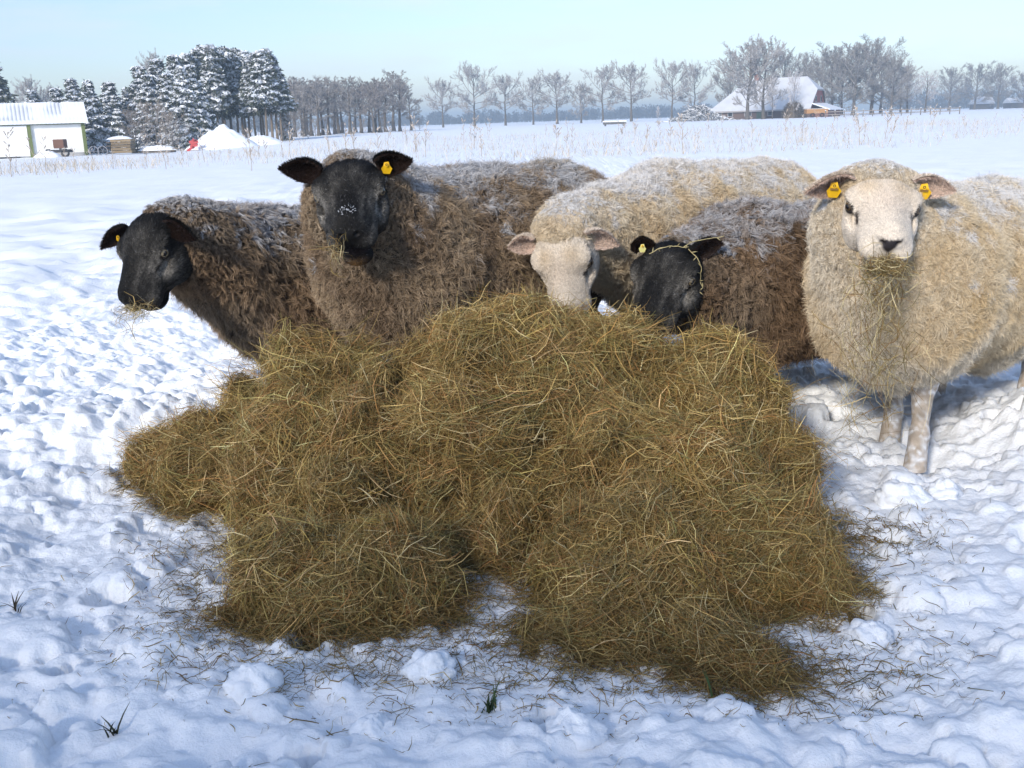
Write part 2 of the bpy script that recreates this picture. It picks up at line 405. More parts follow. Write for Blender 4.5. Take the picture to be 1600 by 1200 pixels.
def ear_geo(base, tip, opening, width, geo, c_out, c_in):
    """cupped leaf: two skins joined at the rim"""
    d = tip - base; L = np.linalg.norm(d); d = d / L; o = nrm(opening - d * (opening @ d)); s = np.cross(d, o)
    ns, ntt = 14, 9; S = np.linspace(0, 1, ns); T = np.linspace(-1, 1, ntt)
    wd = width * (np.sin(np.pi * np.clip(S * .84 + .16, 0, 1)) ** .8) * (1 - .22 * S) * 1.08; wd[-1] = width * .06
    cup = 1.15 - .75 * S                                   # rolled at the root, flatter at the tip
    out = []
    for sgn in (0, 1):
        th = .0045 * sgn
        v = (base + d * (L * S)[:, None, None] + s * (wd[:, None] * np.sin(T[None] * (cup[:, None] + .35)) / np.sin(cup[:, None] + .35))[..., None]
             - o * (wd[:, None] * .62 * (1 - T[None] ** 2) * cup[:, None] + th * (1 - T[None] ** 2) ** .5 * (1 - S[:, None] * .5))[..., None]
             - np.array([0, 0, 1]) * (.12 * L * S ** 2)[:, None, None])
        out.append(v)
    for sgn, v in enumerate(out):
        i = (np.arange(ns - 1)[:, None] * ntt + np.arange(ntt - 1)[None]).ravel()
        f = np.stack([i, i + 1, i + ntt + 1, i + ntt], -1)
        if sgn: f = f[:, ::-1]
        rim = np.abs(np.broadcast_to(T[None], (ns, ntt)).reshape(-1, 1))
        c = np.array(c_out) if sgn else np.array(c_in) * (1 - rim ** 3) + np.array(c_out) * rim ** 3
        geo.add(v, f, c if sgn == 0 else np.broadcast_to(c, (ns * ntt, 3)))
    return out[1].reshape(-1, 3), d, s, o, L

def make_sheep(label, group, bx, by, fwd, bs, zc, eyes, Ye, nose, hs, tilt, dark, ears, tags, seed, wool, gape=0.0, zlift=0.0, chest_push=(0, 0, 0)):
    r = np.random.default_rng(seed)
    f = nrm(np.array([fwd[0], fwd[1], 0.0])); l = np.array([-f[1], f[0], 0]); up = np.array([0, 0, 1.0])
    B = np.array([f, l, up]); O = np.array([bx, by, 0.0])
    # head frame from where the eyes and the nose stand
    E = P(*eyes, Ye); best = None
    for yn in np.linspace(Ye - .21 * hs, Ye + .21 * hs, 600):
        N = P(*nose, yn); e = abs(np.linalg.norm(N - E) - .165 * hs)
        if best is None or e < best[0] - 1e-4: best = (e, N)
    hx = nrm(best[1] - E)
    side = np.array(tilt, float); hy = nrm(side - hx * (side @ hx)); hz = np.cross(hx, hy)
    HB = np.array([hx, hy, hz]); hp = head_prims(gape)
    toh = lambda p: ((p - E) @ HB.T) / hs
    frh = lambda q: np.asarray(q) * hs @ HB + E
    tob = lambda p: ((p - O) @ B.T) / bs
    frb = lambda q: np.asarray(q, float) * bs @ B + O
    k_ = zc / bs
    chest = np.array([.37, 0, k_ + .03]) + np.array(chest_push)
    nb = tob(frh((-.075, 0, -.115))); poll = tob(frh(wool.get('poll', (-.085, 0, -.015))))
    wide = wool.get('neck', .135) * hs / bs
    pl0 = np.array(wool.get('poll', (-.085, 0, -.015))); pl1 = tob(frh(pl0 + [-.01, wool.get('capw', 0), -.012])); pl2 = tob(frh(pl0 + [-.01, -wool.get('capw', 0), -.012]))
    def sd_torso(p):
        q = tob(p) * np.array([1, 1 / wool.get('wid', 1.0), 1])
        d = s_ell(q, np.array([0, 0, k_]), (.515, .28, .28))
        d = smin(d, s_ell(q, np.array([-.36, 0, k_ + .01]), (.25, .26, .265)), .08)
        d = smin(d, s_ell(q, np.array([.33, 0, k_ - .01]) + np.array(chest_push) * .6, (.25, .26, .285)), .08)
        if 'belly' in wool: d = smin(d, s_ell(q, np.array([-.28, 0, k_ - wool['belly']]), (.36, .26, .27)), .08)
        d = smin(d, s_cone(q, chest, nb * [1, 1 / wool.get('wid', 1.0), 1], .25, wide), .10)
        d = smin(d, s_cone(tob(p), nb, poll, wide * .8, wool.get('cap', .046) * hs / bs), .05)
        if 'capw' in wool: d = smin(d, s_cone(tob(p), pl1, pl2, wool['cap'] * .85 * hs / bs, wool['cap'] * .85 * hs / bs), .03)
        lum = noise3(p * wool.get('lsc', np.array([24., 24., 9.])) + seed) * .011 + noise3(p * 9 + seed) * .008
        return d * bs + lum * wool.get('lump', 1.0) * sstep(.16, .34, np.linalg.norm(p - E, axis=-1))
    def sd_legs(p):
        q = tob(p); d = np.full(q.shape[:-1], 1.0)
        for sy in (1, -1):
            fx = .30 + wool.get('stride', (.05, -.03))[0 if sy > 0 else 1]; ly = wool.get('legy', .115)
            for a, b, r1, r2 in (((.30, ly * sy, .46), (fx - .01, ly * sy, .24), .075, .041), ((fx - .01, ly * sy, .24), (fx - .005, ly * sy, .07), .036, .022),
                                 ((fx - .005, ly * sy, .07), (fx + .02, ly * sy, -.10), .028, .040)):
                d = smin(d, s_cone(q, a, b, r1, r2), .025)
            rx = -.38 + (-.04 if sy > 0 else .05)
            for a, b, r1, r2 in (((-.34, .13 * sy, .50), (-.27, .15 * sy, .36), .13, .085), ((-.27, .15 * sy, .36), (rx - .06, .14 * sy, .25), .085, .042),
                                 ((rx - .06, .14 * sy, .25), (rx - .02, .14 * sy, .07), .040, .029), ((rx - .02, .14 * sy, .07), (rx + .01, .14 * sy, -.02), .029, .043)):
                d = smin(d, s_cone(q, a, b, r1, r2), .025)
        return d * bs
    corners = np.array([frb((a, b, c)) for a in (-.68, .75) for b in (-.36, .36) for c in (-.04, k_ + .34)] + [frh((a, b, c)) for a in (-.22, .05) for b in (-.14, .14) for c in (-.2, .12)])
    lo, hi = corners.min(0), corners.max(0)
    tv, tq = surface_nets(sd_torso, lo, hi, .013)
    bv, bq = surface_nets(lambda p: smin(sd_torso(p), sd_legs(p), .03), lo, hi, .011)
    hc = np.array([frh((a, b, c)) for a in (-.16, .22) for b in (-.13, .13) for c in (-.17 - gape, .09)])
    hv, hq = surface_nets(lambda p: sd_head(toh(p), hp) * hs, hc.min(0), hc.max(0), .0030)
    # ---- colours
    wc = wool['cols']
    def head_col(p):
        q = toh(p); ay = np.abs(q[:, 1]); n1 = noise3(p * 38)[:, None]; n2 = noise3(p * 140)[:, None]
        if dark:
            c = np.full((len(p), 3), .0065) * np.array([1.05, .95, .9])
            g = 1.0 * np.exp(-(((q[:, 0] - .058) / .034) ** 2 + ((ay - .062) / .022) ** 2 + ((q[:, 2] + .012) / .030) ** 2))
            g += .45 * np.exp(-(((q[:, 0] - .022) / .030) ** 2 + ((ay - .078) / .020) ** 2 + ((q[:, 2] - .020) / .012) ** 2))
            g += .75 * np.exp(-(((q[:, 0] - .135) / .030) ** 2 + ((ay - .044) / .016) ** 2 + ((q[:, 2] + .030) / .022) ** 2))
            g += .28 * np.exp(-(((q[:, 0] - .03) / .05) ** 2 + ((ay - .080) / .03) ** 2 + ((q[:, 2] + .055) / .035) ** 2))
            g += .18 * np.exp(-(((q[:, 0] - .01) / .035) ** 2 + ((ay - .022) / .020) ** 2 + ((q[:, 2] - .05) / .02) ** 2))
            g += .22 * np.exp(-(((q[:, 0] - .09) / .06) ** 2 + ((ay - .036) / .010) ** 2 + ((q[:, 2] - .03) / .03) ** 2))
            n3 = noise3(q * [22, 90, 60])
            n4 = noise3(q * [70, 190, 190])
            g = np.clip(g * (.95 + .35 * n1[:, 0] + .9 * n3 + .9 * n4) * (1 + .6 * n2[:, 0]), 0, 1)[:, None]
            c = c + g * np.array([.25, .232, .205]) * wool.get('grey', 1.0)
        else:
            c = np.array([.60, .53, .445]) * (1 + .07 * n1 + .05 * n2)
            pk = np.exp(-(((q[:, 0] - .05) / .05) ** 2 + (ay / .05) ** 2))[:, None] * .5
            c = c * (1 - pk) + np.array([.52, .425, .345]) * pk
            yl = np.exp(-(((q[:, 0] + .0) / .03) ** 2 + ((ay - .04) / .03) ** 2))[:, None] * .6
            c = c * (1 - yl) + np.array([.50, .38, .24]) * yl
            t = np.exp(-(((q[:, 0] - .058) / .020) ** 2 + ((ay - .060) / .010) ** 2 + ((q[:, 2] + .008) / .026) ** 2))[:, None]
            t = sstep(.35, .8, t * (1 + .5 * n1)); c = c * (1 - t) + np.array([.05, .04, .035]) * t
            nz_ = sstep(.150, .162, q[:, 0]) * sstep(.0245, .014, ay - .70 * (q[:, 2] + .004) + .004 * n1[:, 0]) * sstep(.016, .007, q[:, 2] + .004 * n2[:, 0]) * sstep(-.046, -.030, q[:, 2] - ay * .3)
            nz_ = nz_[:, None]; c = c * (1 - nz_) + np.array([.026, .022, .024]) * nz_
        ec_ = np.stack([q[:, 0], ay / 1.06, q[:, 2]], -1) - EYE_C - EYE_N * .012; e = sstep(.024, .018, np.linalg.norm(ec_ @ eye_frame(1)[1].T * [.82, 1, 1.35], axis=1))[:, None]
        c = c * (1 - e) + np.array([.02, .016, .014]) * e
        mo = (sstep(.010, .004, np.abs(q[:, 2] + .059 + gape * .45) - gape * .45) * sstep(.08, .12, q[:, 0]) * sstep(.06, .045, ay))[:, None]
        c = c * (1 - mo) + np.array([.022, .013, .012]) * mo
        if gape > 0:
            o_ = np.exp(-(((q[:, 0] - .15) / .02) ** 2 + ((q[:, 1] + .004) / .02) ** 2 + ((q[:, 2] + .085 + gape) / .015) ** 2))[:, None]
            c = c * (1 - o_) + np.array([.16, .085, .03]) * o_
        return np.clip(c, 0, 1)
    base = empty('sheep', (bx, by, 0), label, 'sheep', group)
    G = Geo()
    q_ = tob(bv); legm = (q_[:, 2] < .27 / 1.0)[:, None]
    lc = np.array([.012, .011, .010]) if dark else np.array([.40, .335, .27])
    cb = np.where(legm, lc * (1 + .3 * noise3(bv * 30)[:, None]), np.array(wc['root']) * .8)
    if not dark:
        sp = (sstep(-.1, .5, noise3(bv * 60) + .8 * noise3(bv * 16)) * (.45 + .55 * sstep(-.3, .5, noise3(bv * 130))))[:, None] * legm; cb = cb * (1 - sp) + np.array([.74, .75, .77]) * sp
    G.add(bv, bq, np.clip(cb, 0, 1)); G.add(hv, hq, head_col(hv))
    earinfo = []
    for (eb, et, Yt, op, wd_) in ears:
        b0 = frh(eb); t0 = P(*et, Ye + Yt); opv = nrm(CAM - b0) + np.array([0, 0, -.45]) + .25 * (frh(op) - frh((0, 0, 0)))
        co = (.009, .008, .007) if dark else (.60, .51, .42); ci = (.022, .013, .010) if dark else (.50, .38, .31)
        earinfo.append(ear_geo(b0, t0, opv, wd_ * hs, G, co, ci))
    o = G.build('body', M_SKIN, base, True, shift=base.location)
    # ---- eyes
    for sy in (1, -1):
        u, v_ = np.meshgrid(np.linspace(0, np.pi, 15), np.linspace(0, 2 * np.pi, 24, endpoint=False), indexing='ij')
        s = np.stack([np.sin(u) * np.cos(v_), np.cos(u) * sy, np.sin(u) * np.sin(v_)], -1).reshape(-1, 3)
        pup = (np.abs(s[:, 0]) < .50) & (np.abs(s[:, 2]) < .24) & (s[:, 1] * sy > 0)
        rad_ = np.hypot(s[:, 0], s[:, 2])
        ec = np.where(pup[:, None], (.006, .006, .008), np.where((rad_ < .78)[:, None], (.18, .145, .085) if dark else (.075, .052, .028), (.04, .03, .025)))
        i = (np.arange(14)[:, None] * 24 + np.arange(24)[None]).ravel(); j = (np.arange(14)[:, None] * 24 + (np.arange(24)[None] + 1) % 24).ravel()
        Gx = Geo().add(frh((eye_frame(sy)[0] + (s * [1, sy, 1]) @ (eye_frame(sy)[1] * .0150)) * [1, 1.06, 1]), np.stack([i, j, j + 24, i + 24], -1), ec)
        Gx.build('eye', M_EYE, base, True, shift=base.location)
    # ---- tags hanging from the ears
    for (ei, along, drop, kind) in tags:
        ev, d, s, oo, L = earinfo[ei]
        c0 = ev.reshape(14, 9, 3)[int(along * 13), 4] + oo * .022 * hs
        dn = np.array([0, 0, -1.0]); fc = nrm(CAM - c0); fc = nrm(fc + .25 * oo); dn = nrm(dn - fc * (dn @ fc)); sd_ = np.cross(fc, dn)
        if kind == 'slim': outl = [(-.006, -.004), (.006, -.004), (.008, .016), (0, .024), (-.008, .016)]
        else: outl = [(-.008, -.008), (.008, -.010), (.012, .004), (.020, .016), (.010, .036), (-.014, .034), (-.020, .014), (-.012, .004)]
        outl = np.array(outl) * 1.08 * drop; n = len(outl)
        yc = np.array([.80, .47, .012]) if kind != 'pale' else np.array([.62, .58, .22])
        bend = lambda a: -.010 * (a[:, 1:2] / .03) ** 2
        top = c0 + outl[:, :1] * sd_ + outl[:, 1:] * dn + fc * (.003 + bend(outl)); bot = top - fc * .002
        Gt = Geo(); Gt.add(np.concatenate([top, bot]), [[k, (k + 1) % n, n + (k + 1) % n, n + k] for k in range(n)], yc)
        Gt.add(top, [[*range(n)]], yc); Gt.add(bot, [[*range(n)][::-1]], yc)
        th = np.linspace(0, 2 * np.pi, 16, endpoint=False); cen = c0 + fc * .0075
        for (r0_, r1_, cc, zz) in ((.0075, .0045, (.80, .47, .012), 0), (.0045, .0022, (.015, .012, .01), .0008), (.0022, .0, (.80, .47, .012), .0004)):
            ring = lambda rr: cen + fc * zz + drop * rr * (np.cos(th)[:, None] * sd_ + np.sin(th)[:, None] * dn)
            Gt.add(np.concatenate([ring(r0_), ring(r1_)]), [[k, (k + 1) % 16, 16 + (k + 1) % 16, 16 + k] for k in range(16)], cc)
        ring0 = cen + drop * .0075 * (np.cos(th)[:, None] * sd_ + np.sin(th)[:, None] * dn)
        Gt.add(np.concatenate([ring0, ring0 - fc * .006]), [[k, (k + 1) % 16, 16 + (k + 1) % 16, 16 + k] for k in range(16)], (.70, .40, .01))
        if kind == 'print':                        # a worn dark print on the plate
            a = np.array([(-.010, .006), (.012, .008), (.010, .013), (-.011, .012)]) * 1.08 * drop
            Gt.add(c0 + a[:, :1] * sd_ + a[:, 1:] * dn + fc * .0042, [[0, 1, 2, 3]], (.20, .11, .02))
        Gt.build('ear_tag', M_TAG, base, False, shift=base.location)
    # ---- fleece: locks of strands
    def locks(n, K):
        p, nn, A = sample_surface(tv, tq, n, r)
        keep = sd_head(toh(p), hp) * hs > .001
        vis = ((CAM - p) * nn).sum(1) / np.linalg.norm(CAM - p, axis=1)
        keep &= (vis > -.30) | (r.random(n) < .25)
        keep &= tob(p)[:, 2] > .16
        p, nn = p[keep], nn[keep]; m = len(p)
        fd = sd_head(toh(p), hp) * hs                      # shorter round the face
        sh = (.42 + .58 * sstep(.12, .32, np.linalg.norm(p - frh((-.03, 0, -.02)), axis=1)))[:, None]
        dn = np.array([0, 0, -1.0]); dt = dn - nn * (nn @ dn)[:, None]
        back = (-f) * .25; bt = back - nn * (nn @ back)[:, None]
        flow = noise3(p * 3.1 + 7)[:, None] * np.cross(nn, dt) * 1.2
        d = nrm(nn * wool['lift'] + dt * wool['hang'] + bt + flow * .5 + r.normal(size=(m, 3)) * wool['mess'])
        Lh = wool['len'] * sh[:, 0] * (.65 + .55 * r.random(m)) * (1 + .5 * noise3(p * 9))
        t1 = nrm(np.cross(nn, r.normal(size=(m, 3)))); t2 = np.cross(nn, t1)
        rad = wool['rad'] * (.6 + .8 * r.random(m))
        ph = r.random((m, K)) * .9 + (r.random(m) * 6.28)[:, None]
        rr = np.sqrt(r.random((m, K))) * rad[:, None]; an = r.random((m, K)) * 6.28
        ro = (np.cos(an) * rr)[..., None] * t1[:, None] + (np.sin(an) * rr)[..., None] * t2[:, None]
        S = 5; T = np.linspace(0, 1, S)
        Ls = Lh[:, None] * (.75 + .4 * r.random((m, K)))
        conv = 1 - wool['conv'] * T ** 1.2
        pts = (p[:, None] - nn[:, None] * (.004 * sh)[:, None])[:, :, None] + ro[:, :, None] * conv[None, None, :, None] + d[:, None, None] * (Ls[..., None] * T)[..., None]
        pts = pts + (r.normal(size=(m, K, 1, 3)) * wool.get('fuzz', .10)) * (Ls[..., None] * T)[..., None]
        hook = nrm(np.cross(nn, r.normal(size=(m, 3)))) * wool.get('hook', .5); pts = pts + hook[:, None, None] * (Ls[..., None] * T ** 2.2)[..., None]
        pts = pts - np.array([0, 0, 1]) * (wool['sag'] * Ls[..., None] * T ** 2)[..., None]
        wv = nrm(np.cross(d, r.normal(size=(m, 3)))); w2 = np.cross(d, wv)
        cw = wool['crimp'] * np.sin(ph[..., None] + T * wool['freq']) * T ** .6; cw2 = wool['crimp'] * np.cos(ph[..., None] * 1.3 + T * wool['freq']) * T ** .6
        pts = pts + wv[:, None, None] * cw[..., None] + w2[:, None, None] * cw2[..., None]
        # colour
        v1 = noise3(p * 5.5)[:, None]; v2 = noise3(p * 17)[:, None]; rnd = r.random((m, 1))
        tipc = np.array(wc['tip']); alt = np.array(wc['alt']); mixv = np.clip(.5 + .75 * v1 + .5 * v2, 0, 1)
        tc_ = (tipc * (1 - mixv) + alt * mixv) * (1 + wool.get('var', .28) * (2 * rnd - 1))
        if 'patch' in wc:
            pv = sstep(.02, .35, noise3(p * 2.3 + 31))[:, None] * .7; tc_ = tc_ * (1 - pv) + np.array(wc['patch']) * (.75 + .5 * rnd) * pv
        fr = sstep(wool['frost'], wool['frost'] + .5, nn[:, 2] + .55 * noise3(p * 7)  + .35 * (r.random(m) - .5))[:, None] * wool['famt']
        fr = fr * sstep(.15, .75, fr * .9 + .55 * (r.random((m, 1)) - .35) + .35 * noise3(p * 26)[:, None]); lumps = sstep(.42, .60, noise3(p * 15 + seed)[:, None] + .25 * (nn[:, 2:3] - .35)) * (nn[:, 2:3] > .05) * wool.get('clots', .8); fr = np.maximum(fr, lumps)
        tc_ = tc_ * (1 - fr) + np.array(wc['frost']) * (.8 + .3 * rnd) * fr
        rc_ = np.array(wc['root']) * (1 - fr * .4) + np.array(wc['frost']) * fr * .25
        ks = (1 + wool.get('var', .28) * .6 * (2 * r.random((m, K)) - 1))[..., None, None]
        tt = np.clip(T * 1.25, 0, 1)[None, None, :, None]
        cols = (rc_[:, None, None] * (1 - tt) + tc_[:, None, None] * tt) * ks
        bad = (sd_head(toh(pts[:, :, -1]), hp) * hs < .002) | (sd_head(toh(pts[:, :, 2]), hp) * hs < .0)
        ok = ~bad.ravel()
        pts = pts.reshape(-1, S, 3)[ok]; cols = cols.reshape(-1, S, 3)[ok]
        sd2 = nrm(np.cross(pts[:, -1] - pts[:, 0], r.normal(size=(len(pts), 3))))
        wd2 = wool['w'] * np.array([1.0, 1.05, .95, .75, .30]) * (.7 + .6 * r.random((len(pts), 1)))
        return ribbons(pts, wd2, sd2, np.clip(cols, 0, 1))
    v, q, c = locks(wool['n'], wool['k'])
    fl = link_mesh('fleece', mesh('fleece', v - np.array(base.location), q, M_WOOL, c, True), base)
    # ---- short hair of the face
    i_ = (np.arange(13)[:, None] * 9 + np.arange(8)[None]).ravel(); fq = np.stack([i_, i_ + 1, i_ + 10, i_ + 9], -1)
    PE = []
    for (ev, ed, es, eo, eL) in earinfo:
        for sk, (vv_, sg) in enumerate(((ev, -1), (ev, 1))):
            pe, ne, _ = sample_surface(vv_, fq, 5000, r); ne = ne * np.sign((ne @ eo))[:, None] * sg
            PE.append((pe + ne * .0005 + (eo * .004 if sg > 0 else 0), ne, np.broadcast_to(ed, pe.shape), sg))
    p, nn, A = sample_surface(hv, hq, 90000, r)
    q_ = toh(p); k = (sd_torso(p) > -.02) & (sd_head(q_, hp) < .004)
    e_ = np.linalg.norm((np.stack([q_[:, 0], np.abs(q_[:, 1]) / 1.06, q_[:, 2]], -1) - EYE_C - EYE_N * .012) @ eye_frame(1)[1].T * [.8, 1, 1.2], axis=1)
    k &= e_ > .0195
    k &= ~((q_[:, 0] > .16) & (np.abs(q_[:, 1]) < .03) & (q_[:, 2] > -.035) & (q_[:, 2] < .014))
    p, nn, q_ = p[k], nn[k], q_[k]; c = head_col(p)
    fl_ = -hx * .8 - up * .5 + .25 * r.normal(size=p.shape); fl_ = nrm(fl_ - nn * (fl_ * nn).sum(1)[:, None])
    Lf = (1.5 if dark else 1.0) * (.0045 + .004 * sstep(.14, .05, q_[:, 0]) + .008 * sstep(.02, -.06, q_[:, 0])) * (.6 + .8 * r.random(len(p)))
    d = nrm(fl_ + nn * (.22 + .25 * r.random((len(p), 1))))
    pts = np.stack([p - nn * .001, p + d * (Lf * .55)[:, None], p + d * Lf[:, None] - nn * (Lf * .15)[:, None]], 1)
    sd2 = nrm(np.cross(d, nn + .3 * r.normal(size=p.shape)))
    c = np.clip(c * ((.40 if dark else .74) + (1.3 if dark else .52) * r.random((len(p), 1))) * (1 + .10 * noise3(q_ * [16, 50, 40]))[:, None], 0, 1)
    if dark:
        wh = r.random(len(p)) < .012; c[wh] = c[wh] + .10
    else:
        c = c * 1.12
    if wool.get('nosesnow'):
        s_ = (np.exp(-(((q_[:, 0] - .125) / .02) ** 2 + (q_[:, 1] / .024) ** 2)) * (q_[:, 2] > .0)) > r.random(len(p)) * 1.6 + .35
        s_ &= noise3(p * 160) > .0; c[s_] = (.8, .83, .88)
    for pe, ne, de, sg in PE:
        d_ = nrm(de * .8 + ne * .45 + .35 * r.normal(size=pe.shape)); Le = .006 + .006 * r.random(len(pe))
        pts = np.concatenate([pts, np.stack([pe, pe + d_ * (Le * .55)[:, None], pe + d_ * Le[:, None]], 1)])
        sd2 = np.concatenate([sd2, nrm(np.cross(d_, ne + .3 * r.normal(size=pe.shape)))])
        ce_ = np.array(ci if sg > 0 else co) * (.6 + .8 * r.random((len(pe), 1))) * (1.25 if sg > 0 else 1.1); c = np.concatenate([c, ce_])
    v, q, cc = ribbons(pts, np.array([.0012, .0011, .0004]), sd2, np.clip(c, 0, 1))
    # hair on the ears as well
    link_mesh('face_hair', mesh('face_hair', v - np.array(base.location), q, M_FUR, cc, True), base)
    return base, frh, E, HB

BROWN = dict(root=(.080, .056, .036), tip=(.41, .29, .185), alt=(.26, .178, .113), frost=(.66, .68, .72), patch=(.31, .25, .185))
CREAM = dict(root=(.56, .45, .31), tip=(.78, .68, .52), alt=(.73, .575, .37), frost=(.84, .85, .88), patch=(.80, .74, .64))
W_S1 = dict(cols=BROWN, len=.036, lift=.52, hang=.62, mess=.28, rad=.0085, conv=.80, fuzz=.10, hook=.60, sag=.25, crimp=.0055, freq=7, w=.0016, n=34000, k=12, frost=.34, famt=.72, neck=.125, grey=1.0)
W_S2 = dict(cols=dict(BROWN, tip=(.44, .335, .225), alt=(.29, .208, .138), patch=(.45, .385, .295)), len=.027, lift=.70, hang=.35, mess=.45, rad=.0085, conv=.55, fuzz=.16, hook=.75, sag=.15, crimp=.006, freq=6.5, w=.0015, n=46000, k=10, frost=.42, famt=.8, neck=.145, grey=1.0, nosesnow=True, lsc=np.array([20., 20., 14.]))
W_S4 = dict(cols=dict(BROWN, tip=(.33, .222, .135), alt=(.19, .126, .080)), len=.031, lift=.6, hang=.5, mess=.38, rad=.0085, conv=.65, fuzz=.14, hook=.6, sag=.25, crimp=.0055, freq=7, w=.0016, n=34000, k=11, frost=.46, famt=.66, neck=.125, grey=.9, lump=1.4)
W_S3 = dict(cols=CREAM, len=.022, lift=.8, hang=.25, mess=.5, rad=.009, conv=.40, fuzz=.22, hook=.8, sag=.15, crimp=.005, freq=6.5, w=.0012, var=.14, n=46000, k=12, frost=.45, famt=.8, neck=.118, cap=.062, capw=.042, poll=(-.074, 0, .0), lsc=np.array([18., 18., 16.]), lump=1.0)
W_S5 = dict(cols=dict(CREAM, tip=(.77, .66, .49), alt=(.72, .56, .34)), len=.022, lift=.75, hang=.35, mess=.45, rad=.0095, conv=.45, fuzz=.20, hook=.75, sag=.2, crimp=.0055, freq=6.5, w=.0012, var=.14, n=60000, k=12, wid=.90, frost=.45, famt=.8, neck=.15, cap=.062, capw=.060, poll=(-.076, 0, .008), lsc=np.array([20., 20., 13.]), lump=1.1, stride=(.04, -.16), legy=.085, belly=.085)
GS = 'sheep feeding round the hay heap'
xr = np.array([1.0, 0, 0])
EB = (-.045, .072, .028); EBm = (-.045, -.072, .028)
make_sheep('black-faced brown sheep at the far left, head turned sideways with hay in its mouth', GS, -.62, 4.22, (-.86, -.50), 1.0, .495,
           (232, 386), 3.50, (204, 470), 1.22, (.83, -.50, .05), True,
           [(EBm, (158, 381), .06, (.5, -.3, -.6), .027), (EB, (304, 366), -.10, (.6, .6, .2), .030)], [(0, .45, .65, 'slim')], 1, W_S1)
make_sheep('large black-faced brown sheep facing the camera behind the left of the hay heap, jaw open', GS, -.10, 3.78, (-.76, -.65), 1.06, .64,
           (547, 298), 3.18, (546, 363), 1.18, (.99, .05, .10), True,
           [(EBm, (437, 255), .02, (.6, -.1, -.7), .037), (EB, (642, 244), .02, (.6, .1, -.7), .037)], [(1, .34, .78, 'plain')], 2, W_S2, gape=.034)
make_sheep('white sheep with its muzzle buried behind the top of the hay heap', GS, .88, 4.32, (-.66, -.75), 1.09, .60,
           (880, 402), 3.34, (888, 492), 1.09, (.93, -.38, .0), False,
           [(EBm, (796, 381), .05, (.7, -.2, -.6), .036), (EB, (965, 374), .03, (.7, .3, -.5), .036)], [], 3, W_S3)
make_sheep('dark brown sheep with black face lowered into the hay and a straw across its forehead', GS, 1.18, 3.82, (-.93, -.36), .98, .495,
           (1040, 428), 3.25, (1012, 500), 1.17, (.86, -.50, -.02), True,
           [(EBm, (1003, 369), .04, (.7, -.2, -.4), .032), (EB, (1128, 372), .06, (.7, .5, -.4), .033)], [(0, .6, .55, 'pale')], 4, W_S4)
make_sheep('cream sheep at the far right facing the camera, hay hanging from its mouth', GS, 1.50, 3.48, (-.70, -.71), 1.075, .548,
           (1377, 320), 2.93, (1390, 377), 1.12, (.985, .10, .06), False,
           [(EBm, (1259, 290), .0, (.65, -.2, -.6), .038), (EB, (1492, 289), .03, (.65, .2, -.6), .034)], [(0, .42, .95, 'print'), (1, .38, .95, 'print')], 5, W_S5)

# ------------------------------------------------------------------ hay
HAYC = np.array([(.275, .200, .075), (.225, .145, .058), (.43, .335, .155), (.60, .50, .28), (.18, .165, .072), (.34, .19, .075)])
HAYW = np.array([.32, .22, .20, .06, .14, .06]); HAYW = HAYW / HAYW.sum()
def straws(p, d, L, r, bend=.22, w0=.0010, w1=.0024, sag=.0, S=5, colmul=1.0, pale=0):
    n = len(p); T = np.linspace(0, 1, S); d = nrm(d)
    a = nrm(np.cross(d, r.normal(size=(n, 3)))); k = (r.normal(size=n) * bend * L)[:, None, None]
    b = np.cross(d, a); k2 = (r.normal(size=n) * bend * .6 * L)[:, None, None]
    u = (T - .5)
    pts = p[:, None] + d[:, None] * (L[:, None] * u)[..., None] + a[:, None] * k * (u ** 2 * 4 - .5)[None, :, None] + b[:, None] * k2 * np.sin(T * 5)[None, :, None]
    if sag: pts = pts - np.array([0, 0, 1]) * (sag * L[:, None] * (2 * u) ** 2)[..., None]
    kink = (r.random(n) < .25)[:, None, None] * a[:, None] * (L * .3 * r.random(n))[:, None, None] * np.maximum(T - .6, 0)[None, :, None] * 2
    pts = pts + kink
    ci = r.choice(6, n, p=HAYW); c = HAYC[ci] * (.65 + .7 * r.random((n, 1))) * colmul * np.array([1.10, 1.03, .90])
    if pale: m = r.random(n) < pale; c[m] = HAYC[3] * (.8 + .4 * r.random((int(m.sum()), 1)))
    wd = (w0 + (w1 - w0) * r.random((n, 1)) ** 2.2) * np.array([.7, 1, 1, .9, .45])[None, :S] if S == 5 else (w0 + (w1 - w0) * r.random((n, 1)) ** 2.2) * np.ones(S)
    sd_ = nrm(np.cross(d, r.normal(size=(n, 3))))
    return ribbons(pts, wd, sd_, np.clip(c, 0, 1))
